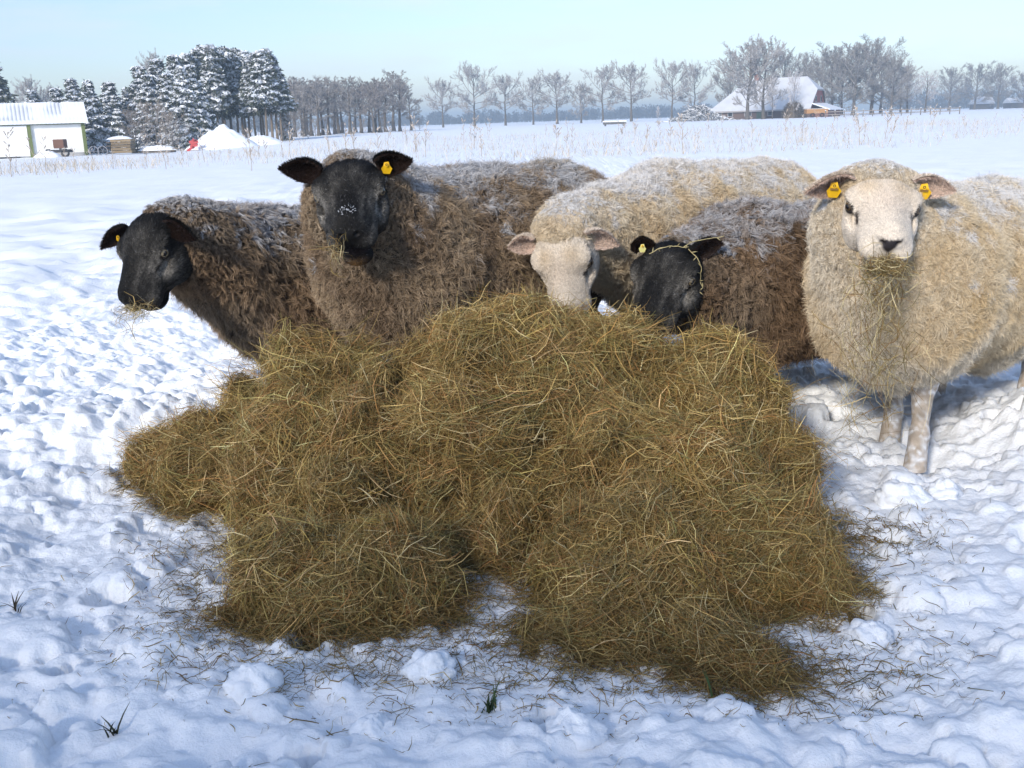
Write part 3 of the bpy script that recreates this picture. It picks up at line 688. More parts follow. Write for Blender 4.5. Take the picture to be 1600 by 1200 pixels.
def make_hay(name, label, prims, dens, seed, cat='hay', group=None, k=.035, mul=1.0, h=.016, bumps=(), lump=.035):
    """prims: list of (px, py, Y, (rx, ry, rz)) ellipsoids in metres"""
    r = np.random.default_rng(seed); C = [(P(a, b, Y), np.array(rr)) for a, b, Y, rr in prims]; BC = []
    def sd(p):
        d = np.full(p.shape[:-1], 1.0)
        for c, rr in C:
            q = p - c; q[..., 2] = np.where(q[..., 2] < 0, q[..., 2] * .30, q[..., 2]); d = smin(d, s_ell(q, np.zeros(3), rr), k)
        for c, rb in BC: d = smin(d, np.linalg.norm((p - c) * [1, 1, 1.15], axis=-1) - rb, .012)
        return d + lump * 2.3 * (np.abs(noise3(p * 4.6 + seed)) - .24) * -1 + lump * .8 * noise3(p * 9 + seed) + lump * .45 * noise3(p * 19 + seed)
    for a, b, rb in bumps:                 # extra wads stuck on the face of the heap
        dr = ray(a, b); ts = np.linspace(1.9, 3.4, 300); q = CAM + ts[:, None] * dr; k0 = np.nonzero(sd(q) < 0)[0]
        if len(k0): BC.append((q[k0[0]] + dr * rb * .55, rb))
    lo = np.min([c - rr for c, rr in C], 0) - .09; hi = np.max([c + rr for c, rr in C], 0) + .09
    lo[2] = -.06
    v, q = surface_nets(sd, lo, hi, h)
    cen = np.mean([c for c, _ in C], 0); org = np.array([cen[0], cen[1], 0])
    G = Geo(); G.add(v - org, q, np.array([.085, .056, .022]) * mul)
    p, nn, A = sample_surface(v, q, int(dens * 3.4), r); kk = (p[:, 2] > -.02) & (((CAM - p) * nn).sum(1) > -.45)
    p, nn = p[kk], nn[kk]; n = len(p)
    t = nrm(np.cross(nn, np.array([0, 0, 1.0]) + .05 * r.normal(size=(n, 3)))); b = np.cross(nn, t)
    an = noise3(p * 5.2 + seed * 3) * 4.2 + noise3(p * 2.1 + 5) * 3 + r.normal(size=n) * .75
    d = np.cos(an)[:, None] * t + np.sin(an)[:, None] * b + nn * (r.normal(size=(n, 1)) * .20 + .04)
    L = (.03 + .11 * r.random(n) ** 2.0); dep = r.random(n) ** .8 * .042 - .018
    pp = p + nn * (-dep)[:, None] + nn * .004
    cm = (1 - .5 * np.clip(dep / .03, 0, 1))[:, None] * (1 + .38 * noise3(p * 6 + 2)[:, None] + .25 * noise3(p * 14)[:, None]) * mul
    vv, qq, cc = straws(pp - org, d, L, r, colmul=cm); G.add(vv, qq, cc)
    # wisps: bunches of straws lying the same way
    W = int(n / 105); K = 26; s = r.choice(n, W); an2 = r.random(W) * 6.28
    dw = np.cos(an2)[:, None] * t[s] + np.sin(an2)[:, None] * b[s] * .8 + nn[s] * (.12 + .22 * r.random((W, 1))) - np.array([0, 0, .25])
    dw = nrm(dw); Lw = .07 + .12 * r.random(W); off = r.normal(size=(W, K, 3)) * (.010 + .012 * r.random((W, 1, 1)))
    dd = nrm(dw[:, None] + r.normal(size=(W, K, 3)) * .16).reshape(-1, 3); LL = np.repeat(Lw, K) * (.6 + .6 * r.random(W * K))
    pw = (p[s][:, None] + nn[s][:, None] * .008 + dw[:, None] * (Lw[:, None, None] * (r.random((W, K, 1)) - .3) * .6) + off).reshape(-1, 3)
    cw_ = np.repeat((.75 + .75 * r.random((W, 1))) * np.array([1, 1, 1]) * (1 + .045 * r.normal(size=(W, 3))), K, 0) * mul
    vv, qq, cc = straws(pw - org, dd, LL, r, bend=.16, colmul=cw_); G.add(vv, qq, cc)
    # ragged foot: straws lying out on the snow
    low = np.nonzero(p[:, 2] < .05)[0]
    if len(low):
        m = int(len(low) * .5); s = r.choice(low, m); out = nn[s] * [1, 1, 0]; out = nrm(out + 1e-6)
        po = p[s] + out * (.10 * r.random((m, 1)) ** 1.5); po[:, 2] = gz(po[:, 0], po[:, 1]) + .004 + .02 * r.random(m) ** 2
        vv, qq, cc = straws(po - org, out * r.normal(size=(m, 1)) + np.cross(out, [0, 0, 1.0]) * r.normal(size=(m, 1)) + r.normal(size=(m, 3)) * .12, .03 + .08 * r.random(m), r, colmul=.8 * mul); G.add(vv, qq, cc)
    # loose stalks standing off
    m = int(n * .022); s = r.choice(n, m); dd = nn[s] * (.25 + .5 * r.random((m, 1))) + t[s] * r.normal(size=(m, 1)) + b[s] * r.normal(size=(m, 1))
    Lx = .04 + .11 * r.random(m) ** 1.5
    vv, qq, cc = straws(p[s] - org + nrm(dd) * (Lx * .30)[:, None], dd, Lx, r, w0=.0012, w1=.0032, pale=.30, colmul=mul); G.add(vv, qq, cc)
    o = G.build(name, M_HAY, None, True, loc=org); return tag(o, label, cat, group)
main = [(815, 583, 2.95, (.30, .24, .170)), (700, 605, 2.93, (.09, .16, .120)), (895, 575, 2.95, (.14, .17, .130)), (985, 615, 2.95, (.15, .16, .12)), (935, 600, 2.97, (.07, .10, .12)), (968, 588, 2.98, (.075, .10, .125)), (968, 560, 2.99, (.065, .09, .125)), (942, 562, 2.99, (.05, .08, .125)), (1052, 612, 2.97, (.05, .08, .11)), (770, 845, 2.58, (.14, .12, .11)),
        (530, 628, 2.90, (.19, .18, .145)), (470, 620, 2.92, (.075, .13, .105)), (608, 622, 2.92, (.070, .13, .090)),
        (1104, 603, 2.96, (.070, .12, .160)), (1118, 665, 2.92, (.145, .17, .165)), (1160, 720, 2.85, (.145, .17, .17)), (1195, 780, 2.76, (.125, .15, .15)),
        (810, 730, 2.86, (.70, .30, .24)), (535, 740, 2.74, (.26, .16, .15)), (475, 800, 2.74, (.16, .12, .14)), (600, 810, 2.66, (.18, .12, .13)), (800, 770, 2.78, (.24, .16, .17)),
        (900, 690, 2.76, (.19, .15, .15)), (1065, 745, 2.68, (.20, .16, .17)), (700, 690, 2.78, (.19, .16, .14))]
make_hay('hay_heap', 'big olive-brown heap of loose hay in the middle of the snow', main, 82000, 31, 'hay heap', lump=.052, k=.030, bumps=((455, 690, .095), (560, 665, .10), (640, 720, .085), (430, 780, .09), (545, 770, .105), (700, 640, .085), (760, 560, .10), (790, 690, .10), (880, 620, .09), (940, 710, .085), (1035, 700, .10), (1120, 740, .10), (1080, 620, .06), (1190, 740, .085), (1160, 810, .085), (690, 790, .09), (760, 845, .085), (820, 850, .08), (640, 850, .08), (900, 800, .09), (1010, 800, .08), (1240, 800, .06)))
GH = 'hay wads pulled from the heap'
make_hay('hay_wad', 'low double wad of hay lying in the snow left of the heap', [(345, 695, 3.10, (.115, .11, .10)), (318, 738, 3.00, (.125, .10, .072)), (262, 703, 3.12, (.075, .08, .050)), (375, 735, 2.96, (.10, .10, .10))], 9500, 32, group=GH)
make_hay('hay_wad', 'small upright tuft of hay under the leg of the leftmost sheep', [(380, 625, 3.42, (.058, .06, .085))], 2200, 33, group=GH, h=.010, lump=.02)
make_hay('hay_wad', 'greyish wad of hay at the front left foot of the heap', [(560, 915, 2.26, (.22, .13, .10)), (455, 900, 2.28, (.10, .11, .10)), (615, 905, 2.28, (.09, .10, .085))], 13500, 34, group=GH, mul=.92)
make_hay('hay_wad', 'rounded wad of hay at the front of the heap right of the bare snow gap', [(972, 880, 2.34, (.165, .14, .15)), (930, 915, 2.28, (.08, .09, .11)), (1010, 930, 2.22, (.16, .11, .10))], 12500, 35, group=GH)
make_hay('hay_wad', 'rounded wad of hay at the right front foot of the heap', [(1195, 885, 2.34, (.145, .14, .13)), (1135, 900, 2.30, (.10, .11, .12)), (1255, 915, 2.28, (.065, .10, .10))], 11500, 36, group=GH)
make_hay('hay_wad', 'thin flat layer of hay trodden into the snow in front of the heap', [(990, 1000, 2.05, (.21, .08, .040)), (885, 1010, 2.06, (.09, .05, .025))], 6500, 37, group=GH, mul=.85, h=.012, lump=.02)
make_hay('hay_wad', 'dark flat scrap of hay nearest the camera', [(1150, 1045, 1.90, (.070, .065, .030)), (1105, 1025, 1.96, (.06, .05, .028))], 3200, 38, group=GH, mul=.72, h=.010, lump=.015)

# hay trodden and scattered over the snow
r = np.random.default_rng(41); Gs = Geo(); pts = []
def scatter(n, px, py, sx, sy):
    for _ in range(n):
        a, b = r.normal(px, sx), r.normal(py, sy)
        if b < 560: continue
        d = ray(a, b); t = -CAM[2] / d[2]; q = CAM + d * t; pts.append(q)
for a in ((900, 430, 950, 90, 50), (800, 760, 970, 110, 40), (800, 1040, 1010, 170, 40), (1000, 1345, 838, 55, 18), (500, 330, 850, 60, 40), (700, 340, 930, 70, 60), (1500, 760, 1040, 260, 40), (900, 1200, 1040, 120, 40), (420, 560, 1010, 130, 40),
          (300, 1260, 1010, 90, 40), (160, 330, 950, 130, 90), (150, 1400, 950, 60, 90), (110, 760, 1120, 260, 50), (120, 1300, 690, 45, 60), (60, 800, 1000, 500, 120), (350, 800, 930, 90, 30)): scatter(*a)
pts = np.array(pts); pts[:, 2] = gz(pts[:, 0], pts[:, 1]) + .005
n = len(pts); an = r.random(n) * 6.28; L = .010 + .075 * r.random(n) ** 2.2
e = .02; gnx = -(gz(pts[:, 0] + e, pts[:, 1]) - gz(pts[:, 0] - e, pts[:, 1])) / (2 * e); gny = -(gz(pts[:, 0], pts[:, 1] + e) - gz(pts[:, 0], pts[:, 1] - e)) / (2 * e)
d = np.stack([np.cos(an), np.sin(an), -(gnx * np.cos(an) + gny * np.sin(an)) + r.normal(size=n) * .12], -1)
v, q, c = straws(pts, d, L, r, bend=.3, w0=.0012, w1=.0026, colmul=.62); Gs.add(v, q, c)
tag(Gs.build('scattered_hay', M_HAY, None, True), 'loose hay straws scattered over the trodden snow', 'hay', kind='stuff')

# wisps of hay held in mouths
def wisp(name, label, strands, seed, group='hay held in mouths'):
    r = np.random.default_rng(seed); G = Geo(); org = None
    for (n, px, py, Y, sx, sy, sY, dvec, L0, L1, bend, sag) in strands:
        p = np.array([P(r.normal(px, sx), r.normal(py, sy), Y + r.normal() * sY) for _ in range(n)])
        if org is None: org = p.mean(0)
        d = np.array(dvec) + r.normal(size=(n, 3)) * .55; L = L0 + (L1 - L0) * r.random(n)
        v, q, c = straws(p - org, d, L, r, bend=bend, w0=.0010, w1=.0024, pale=.25, colmul=.72); G.add(v, q, c)
    return tag(G.build(name, M_HAY, None, True, loc=org), label, 'hay', group)
wisp('hay_wisp', 'wisp of hay held in the mouth of the leftmost sheep', [(130, 212, 486, 3.36, 14, 5, .02, (1, .1, -.2), .03, .08, .3, 0), (22, 208, 510, 3.36, 9, 20, .02, (.1, 0, -1), .05, .10, .3, 0), (12, 195, 500, 3.36, 12, 12, .02, (-.7, 0, -.7), .04, .09, .3, 0)], 51)
wisp('hay_wisp', 'few bent straws hanging from the jaw of the large sheep facing the camera', [(46, 524, 396, 2.99, 6, 12, .008, (.2, 0, -1), .03, .07, .4, 0), (3, 506, 386, 2.98, 5, 2, .01, (1, 0, -.3), .07, .09, .05, 0), (4, 536, 376, 2.98, 3, 6, .005, (.4, 0, 1), .03, .06, .1, 0)], 52)
wisp('hay_wisp', 'long beard of hay hanging from the mouth of the cream sheep', [(300, 1390, 417, 2.75, 19, 6, .015, (1, 0, -.3), .03, .08, .35, 0), (170, 1376, 452, 2.76, 22, 22, .02, (.0, 0, -1), .05, .14, .25, 0),
      (170, 1368, 530, 2.765, 26, 40, .02, (.1, 0, -1), .05, .16, .25, 0), (70, 1372, 582, 2.775, 30, 28, .03, (.1, 0, -1), .08, .2, .2, 0), (18, 1350, 520, 2.8, 50, 60, .02, (.3, 0, -1), .06, .14, .2, 0)], 53)
wisp('hay_wisp', 'tangle of straw dangling onto the snow below the cream sheep', [(26, 1335, 640, 2.85, 10, 30, .02, (0, 0, -1), .06, .16, .3, 0), (10, 1380, 650, 2.85, 25, 15, .02, (1, 0, .3), .08, .16, .2, 0)], 54)
# the stalk across the dark sheep's forehead
def stalk(name, label, lines, Y, rad, col):
    G = Geo(); org = P(*lines[0][0][:2], Y)
    for ln in lines:
        p = np.array([P(a, b, Y + dy) for a, b, dy in ln]); k = np.linspace(0, len(p) - 1, len(p) * 5)
        p = np.stack([np.interp(k, np.arange(len(p)), p[:, i]) for i in range(3)], -1); p = p + .0022 * np.stack([noise3(p * 70 + q) for q in (1, 9, 17)], -1); G.tube(p - org, rad * (.7 + .5 * np.random.default_rng(6).random(len(p))), np.array(col), 5)
        for q in p[2::3]: e_ = nrm(np.random.default_rng(int(q[0] * 1e5) % 999).normal(size=3)); G.tube([q - org, q - org + e_ * .008, q - org + e_ * .018], (.0011, .0019, .0004), np.array(col) * .85, 4)
    return tag(G.build(name, M_DRY, None, True, loc=org), label, 'straw')
stalk('straw_stalk', 'pale bent straw lying across the forehead of the dark brown sheep', [[(1014, 397, 0), (1030, 388, -.012), (1050, 384, -.018), (1068, 386, -.02), (1078, 379, -.015), (1100, 374, -.01), (1131, 369, .01)],
      [(1076, 389, -.02), (1090, 404, -.022), (1096, 418, -.012), (1094, 440, 0), (1098, 450, 0), (1086, 460, -.005)]], 3.215, .0013, (.44, .37, .19))
#BACKGROUND
# ------------------------------------------------------------------ background
def at(px, D, z=None):
    x = P(px, 188 + (800 - px) * .0314, D)[0]
    return np.array([x, D, float(gz(x, D)) if z is None else z])
def horizon(px): return 188 + (800 - px) * .0314
def top_h(px, py, D):                      # height above the ground there of something whose top shows at py
    return CAM[2] + (horizon(px) - py) / F_PX * D * 1.02 - at(px, D)[2]
def copy_thing(src, loc, rz, s, label=None):
    c = src.copy(); COL.objects.link(c); c.location = tuple(loc); c.rotation_euler = (0, 0, rz); c.scale = (s[0], s[0], s[1]) if hasattr(s, '__len__') else (s, s, s)
    if label: c['label'] = label
    for ch in list(src.children):
        d = ch.copy(); COL.objects.link(d); d.parent = c
    return c

def bare_tree(seed, spread=.42, clear=.28, droop=0.0, up=.55, twigw=.026, col=(.33, .315, .305), nl=(16, 9, 10, 11), crownshape=1.0):
    """unit-height (10 m) frosted leafless tree -> trunk Geo, crown Geo"""
    r = np.random.default_rng(seed); H = 10.0; TR, CR = Geo(), Geo()
    k = np.linspace(0, 1, 9); bend = np.cumsum(r.normal(size=(9, 2)) * .05, 0)
    tp = np.stack([bend[:, 0], bend[:, 1], k * H * .82], -1); TR.tube(tp, .19 * (1 - k * .85) + .012 + .10 * np.exp(-k * 18), np.array([.13, .115, .10]), 7)
    # first order limbs
    n = nl[0]; t = clear + (1 - clear) * (np.arange(n) + r.random(n) * .8) / n * .98
    p0 = np.stack([np.interp(t, k, tp[:, i]) for i in range(3)], -1); az = np.arange(n) * 2.4 + r.random(n) * .8
    el = up + (1.15 - up) * ((t - clear) / (1 - clear)) ** 1.5 + r.normal(size=n) * .1
    L = H * spread * (np.sin(np.pi * np.clip((t - clear) / (1 - clear) * .70 + .20, 0, 1)) ** crownshape) * (.85 + .3 * r.random(n))
    d = np.stack([np.cos(az) * np.cos(el), np.sin(az) * np.cos(el), np.sin(el)], -1); rad = .055 * (L / (H * spread)) + .008
    for lev in range(1, 5):
        m = len(p0); S = 5 if lev < 3 else 3; T = np.linspace(0, 1, S)
        crv = r.normal(size=(m, 3)) * .16; crv[:, 2] += .16 - droop * lev * .1
        pts = p0[:, None] + d[:, None] * (L[:, None] * T)[..., None] + crv[:, None] * (L[:, None] * T ** 2)[..., None]
        shade = np.array(col) * (.55 + .2 * lev) if lev < 4 else np.array(col) * 1.3
        if lev <= 2:
            for i in range(m): (CR).tube(pts[i], rad[i] * (1 - .7 * T), np.array([.22, .20, .19]) * (.8 + .35 * lev), 4 if lev == 2 else 5)
            if lev <= 2:                          # rime along the upper side of the limbs
                off = np.array([0, 0, 1.0]) * (rad[:, None, None] * (1 - .7 * T)[None, :, None] * 1.1)
                sd = nrm(np.cross(d, [0, 0, 1.0])); v, q, c = ribbons(pts + off, rad[:, None] * 1.5 * (1 - .7 * T)[None], sd, np.full((m, 3), .62)); CR.add(v, q, c)
        else:
            sd = nrm(np.cross(d, r.normal(size=(m, 3)))); wd = (twigw * (1.7 if lev == 3 else 1.0)) * (1.1 - .7 * T)[None] * (.7 + .6 * r.random((m, 1)))
            v, q, c = ribbons(pts, wd, sd, shade * (.7 + .6 * r.random((m, 1)))); CR.add(v, q, np.clip(c, 0, 1))
        if lev == 4: break
        nc = nl[lev]; tt = .22 + .78 * (np.arange(nc)[None] + r.random((m, nc))) / nc; tt = np.minimum(tt, 1)
        q0 = p0[:, None] + d[:, None] * (L[:, None] * tt)[..., None] + crv[:, None] * (L[:, None] * tt ** 2)[..., None]
        dd = nrm(d[:, None] * .75 + r.normal(size=(m, nc, 3)) * .50 + np.array([0, 0, .22 - droop * .3]))
        LL = L[:, None] * (.58 - .30 * tt) * (.7 + .5 * r.random((m, nc))) * (1 if lev < 3 else 1.05)
        rr = np.repeat(rad[:, None] * .5, nc, 1)
        p0, d, L, rad = q0.reshape(-1, 3), dd.reshape(-1, 3), LL.ravel(), rr.ravel()
    return TR, CR
def tree_thing(name, label, cat, group, parts, loc, rz, s):
    e = empty(name, loc, label, cat, group); e.rotation_euler = (0, 0, rz); e.scale = (s[0], s[0], s[1])
    for nm, g, m in parts: g.build(nm, m, e, False)
    return e
def conifer(seed, foliage_from=.05, width=.27, snow=.9, green=(.072, .082, .060)):
    r = np.random.default_rng(seed); H = 10.0; TR, FO, SN = Geo(), Geo(), Geo()
    k = np.linspace(0, 1, 8); TR.tube(np.stack([np.cumsum(r.normal(size=8) * .02), np.cumsum(r.normal(size=8) * .02), k * H * .97], -1), .14 * (1 - k * .92), np.array([.20, .16, .12]), 7)
    n = 150; nw = 17; wl = np.floor((np.arange(n) + .5) / n * nw) / nw; t = foliage_from + (1 - foliage_from) * np.clip(wl + .030 * r.normal(size=n), 0, .985)
    u = (t - foliage_from) / (1 - foliage_from)
    L = H * width * ((1 - u) ** .9 * .95 + .04) * (.65 + .5 * r.random(n)) * (sstep(-.02, .12, u) * .5 + .5)
    az = np.arange(n) * 2.39996 + r.random(n); el = .35 * u - .22 + r.normal(size=n) * .12
    d = np.stack([np.cos(az) * np.cos(el), np.sin(az) * np.cos(el), np.sin(el)], -1); p0 = np.stack([0 * t, 0 * t, t * H], -1)
    # needle sprays along each bough, hanging
    m = 34; tt = r.random((n, m)) ** .65
    q = p0[:, None] + d[:, None] * (L[:, None] * tt)[..., None]; q[..., 2] -= (.16 * L[:, None] * tt ** 2)
    q = q + r.normal(size=q.shape) * np.array([.12, .12, .07])
    dd = nrm(d[:, None] * .7 + r.normal(size=(n, m, 3)) * .6 + np.array([0, 0, -.35])); q = q.reshape(-1, 3); dd = dd.reshape(-1, 3); N = len(q)
    Lq = .22 + .34 * r.random(N); T = np.array([0, .5, 1.0])
    pts = q[:, None] + dd[:, None] * (Lq[:, None] * T)[..., None]; pts[..., 2] -= .12 * Lq[:, None] * T ** 2
    v, f, c = ribbons(pts, np.array([.10, .15, .03]), nrm(np.cross(dd, r.normal(size=(N, 3)))), np.array(green) * (.6 + .9 * r.random((N, 1)))); FO.add(v, f, c)
    # snow lying in pads along the boughs
    ms = 66; tt = .10 + .8 * r.random((n, ms)); q = p0[:, None] + d[:, None] * (L[:, None] * tt)[..., None]; q[..., 2] -= .16 * L[:, None] * tt ** 2 - .06
    q = (q + r.normal(size=q.shape) * np.array([.13, .13, .05])).reshape(-1, 3); q = q[r.random(len(q)) < snow]; N = len(q)
    dd = nrm(np.repeat(d, ms, 0)[:N] + r.normal(size=(N, 3)) * .5); dd[:, 2] -= .25
    a = r.normal(size=(N, 3)); sd = nrm(np.cross(dd, [0, 0, 1.0]) + .25 * a)
    Lq = .22 + .30 * r.random(N); pts = q[:, None] + dd[:, None] * (Lq[:, None] * (T - .5))[..., None]; pts[:, 1, 2] += .07
    v, f, c = ribbons(pts, np.array([.14, .40, .12]) * (.5 + .8 * r.random((N, 1))), sd, np.full((N, 3), .88)); SN.add(v, f, c)
    sd2 = nrm(np.cross(sd, dd)); v, f, c = ribbons(pts, np.array([.06, .22, .05]) * (.5 + .8 * r.random((N, 1))), sd2, np.full((N, 3), .88)); SN.add(v, f, c)
    return TR, FO, SN

# --- the row of frosted trees and the trees round the farm
M_RIME = mat('rimed_twigs', None, .9, .1)
protos = {}
def plant(kind, px, py, D, label, group, wx=1.0, cat='tree'):
    h = top_h(px, py, D); loc = at(px, D); loc[2] -= .1; s = (h / 10 * wx, h / 10); rz = rng.random() * 6.28
    if kind not in protos:
        a = dict(round=(101, dict(spread=.36, clear=.32, up=.20)), wide=(102, dict(spread=.42, clear=.27, up=.22)), tall=(103, dict(spread=.31, clear=.14, up=.5, nl=(20, 9, 9, 10))),
                 wood=(104, dict(spread=.27, clear=.30, up=.5, nl=(13, 8, 9, 10), col=(.255, .24, .23))), dense=(105, dict(spread=.40, clear=.15, up=.35, nl=(20, 9, 9, 10), col=(.235, .222, .21))),
                 pale=(106, dict(spread=.34, clear=.2, up=.7, droop=.5, nl=(15, 8, 8, 7), col=(.46, .44, .44))), shrub=(107, dict(spread=.55, clear=.04, up=.6, nl=(16, 7, 7, 6), col=(.24, .20, .165))), wood2=(108, dict(spread=.25, clear=.36, up=.55, nl=(13, 8, 9, 10), col=(.25, .225, .215))))[kind]
        TR, CR = bare_tree(a[0], **a[1])
        protos[kind] = tree_thing('bare_tree' if kind != 'shrub' else 'bare_shrub', label, cat, group, [('trunk', TR, M_BARK), ('crown', CR, M_RIME)], loc, rz, s)
        return protos[kind]
    o = copy_thing(protos[kind], loc, rz, s, label); o['group'] = group; o['category'] = cat; return o
GR = 'row of frosted trees on the horizon'
ordn = ['leftmost tree of the frosted row, beside the wood', 'second and broadest frosted tree in the left half of the row', 'third frosted tree from the left in the row', 'fourth and slim frosted tree in the row', 'fifth frosted tree in the row, round crowned',
        'small frosted tree between the rounded tree and the twin trees of the row', 'left one of the twin trees in the middle of the frosted row', 'right one of the twin trees in the middle of the frosted row', 'frosted tree left of the farm, the taller of its pair', 'frosted tree left of the farm, the lower of its pair']
for (px, py, kd, wx), lb in zip(((692, 128, 'round', .85), (742, 110, 'wide', .85), (790, 121, 'round', .9), (833, 126, 'wide', .8), (870, 117, 'round', 1.0), (908, 131, 'tall', .9), (942, 111, 'wide', .85), (986, 105, 'round', .95), (1050, 101, 'round', .8), (1084, 107, 'wide', .8)), ordn):
    plant(kd, px, py, 275, lb, GR, wx * 1.12)
GF = 'trees round the farmhouse'
for px, py, D, kd, wx, lb in ((1168, 68, 198, 'tall', 1.2, 'tall bare tree in front of the farmhouse roof, left of the two tallest'), (1194, 61, 200, 'tall', 1.0, 'tallest bare tree in front of the farmhouse roof'),
        (1140, 98, 235, 'dense', 1.1, 'lower bare tree at the left end of the farmhouse'), (1225, 90, 262, 'dense', 1.1, 'bare tree rising behind the farmhouse ridge'), (1258, 96, 268, 'dense', 1.0, 'bare tree behind the right end of the farmhouse ridge'),
        (1240, 112, 196, 'pale', .6, 'thin pale tree standing before the right end of the farmhouse roof'), (1207, 120, 196, 'pale', .5, 'small thin tree standing before the middle of the farmhouse roof'),
        (1300, 84, 245, 'dense', 1.3, 'dense bare tree close to the right of the red gable'), (1332, 80, 240, 'dense', 1.25, 'dense bare tree second to the right of the red gable'), (1362, 75, 245, 'dense', 1.3, 'highest dense bare tree right of the farmhouse'), (1392, 98, 240, 'dense', 1.15, 'dense bare tree at the right edge of the farmyard trees'),
        (1316, 96, 262, 'dense', 1.2, 'dense bare tree filling the gap behind the first two right of the gable'), (1376, 92, 268, 'dense', 1.2, 'dense bare tree behind the highest one right of the farmhouse'), (1283, 100, 262, 'dense', 1.0, 'dense bare tree just behind the red gable'), (1408, 112, 270, 'dense', 1.1, 'dense low bare tree behind the pale frosted trees'),
        (1418, 104, 255, 'pale', 1.1, 'pale frosted tree right of the farmyard trees'), (1446, 112, 262, 'pale', 1.1, 'lower pale frosted tree right of the farmyard trees')):
    plant(kd, px, py, D, lb, GF, wx)
GD = 'far trees at the right edge'
for px, py, D, kd, wx, lb in ((1482, 112, 370, 'dense', 1.25, 'leftmost of the hazy trees at the right edge'), (1522, 107, 380, 'dense', 1.35, 'second hazy tree at the right edge, beside the small white gable'), (1560, 108, 375, 'dense', 1.3, 'third hazy tree at the right edge, left of the snowy roof'), (1600, 118, 385, 'dense', 1.2, 'last hazy tree cut by the right edge of the view'), (1650, 112, 380, 'dense', 1.2, 'hazy tree beyond the right edge of the view')):
    plant(kd, px, py, D, lb, GD, wx)
GWd = 'wood of bare trees left of the open view'
rw = np.random.default_rng(61)
for i, px in enumerate(np.linspace(448, 640, 24)):
    py = 124 + 7 * rw.normal() + (14 if px > 632 else 0) + (10 if px < 460 else 0)
    if abs(px - 612) < 5: py = 112
    plant(('wood', 'wood2', 'wood')[i % 3], px + rw.normal() * 3, py, 160 + 34 * rw.random(), 'bare grey-brown tree in the wood left of the open view', GWd, 1.35 + .25 * rw.random())
plant('tall', 248, 84, 150, 'thin bare tree sticking out above the left of the spruces', 'bare trees among the spruces', .6)
plant('tall', 52, 122, 165, 'bare tree behind the shed, left of the small spruces', 'bare trees among the spruces', .8)
plant('tall', 80, 134, 170, 'low bare tree behind the middle of the shed roof', 'bare trees among the spruces', 1.0)
GB = 'bare bushes at the foot of the spruces'
for px, py, D, lb in ((212, 176, 104, 'brown bare bush right of the shed, behind the plank stack'), (244, 166, 103, 'largest brown bare bush, left of the low spruce'), (268, 178, 101, 'brown bare bush beside the low spruce'), (455, 168, 120, 'snowy bare bush at the right foot of the spruces'), (480, 188, 128, 'low bare bush at the left foot of the wood'), (385, 202, 104, 'small bare bush behind the snow mound'),
        (655, 184, 190, 'low brown bush right of the wood')) + tuple((int(462 + k * 15), 182 + (k * 7) % 9, 158 + (k * 13) % 22, 'bare undergrowth bush along the foot of the wood') for k in range(11)):
    plant('shrub', px, py, D, lb, GB, .9, cat='bush')
for x_, y_, h_, kd, lb in ((-7.6, -6.6, 5.0, 'dense', 'bare tree added behind the camera for shade, farthest left'), (-5.8, -6.0, 4.3, 'shrub', 'bushy bare tree added behind the camera for shade'), (-4.0, -6.4, 4.8, 'dense', 'bare tree added behind the camera for shade, beside the bushy one'), (-2.1, -6.1, 4.4, 'shrub', 'second bushy bare tree added behind the camera for shade'), (-0.2, -6.5, 4.7, 'dense', 'bare tree added behind the camera for shade, nearest the middle')):  # unseen trees, added so their branches shade the near snow
    o = copy_thing(protos[kd], (x_, y_, 0), rng.random() * 6.28, (h_ / 10 * 1.1, h_ / 10), lb); o['group'] = 'bare trees added behind the camera for shade'; o['category'] = 'tree'
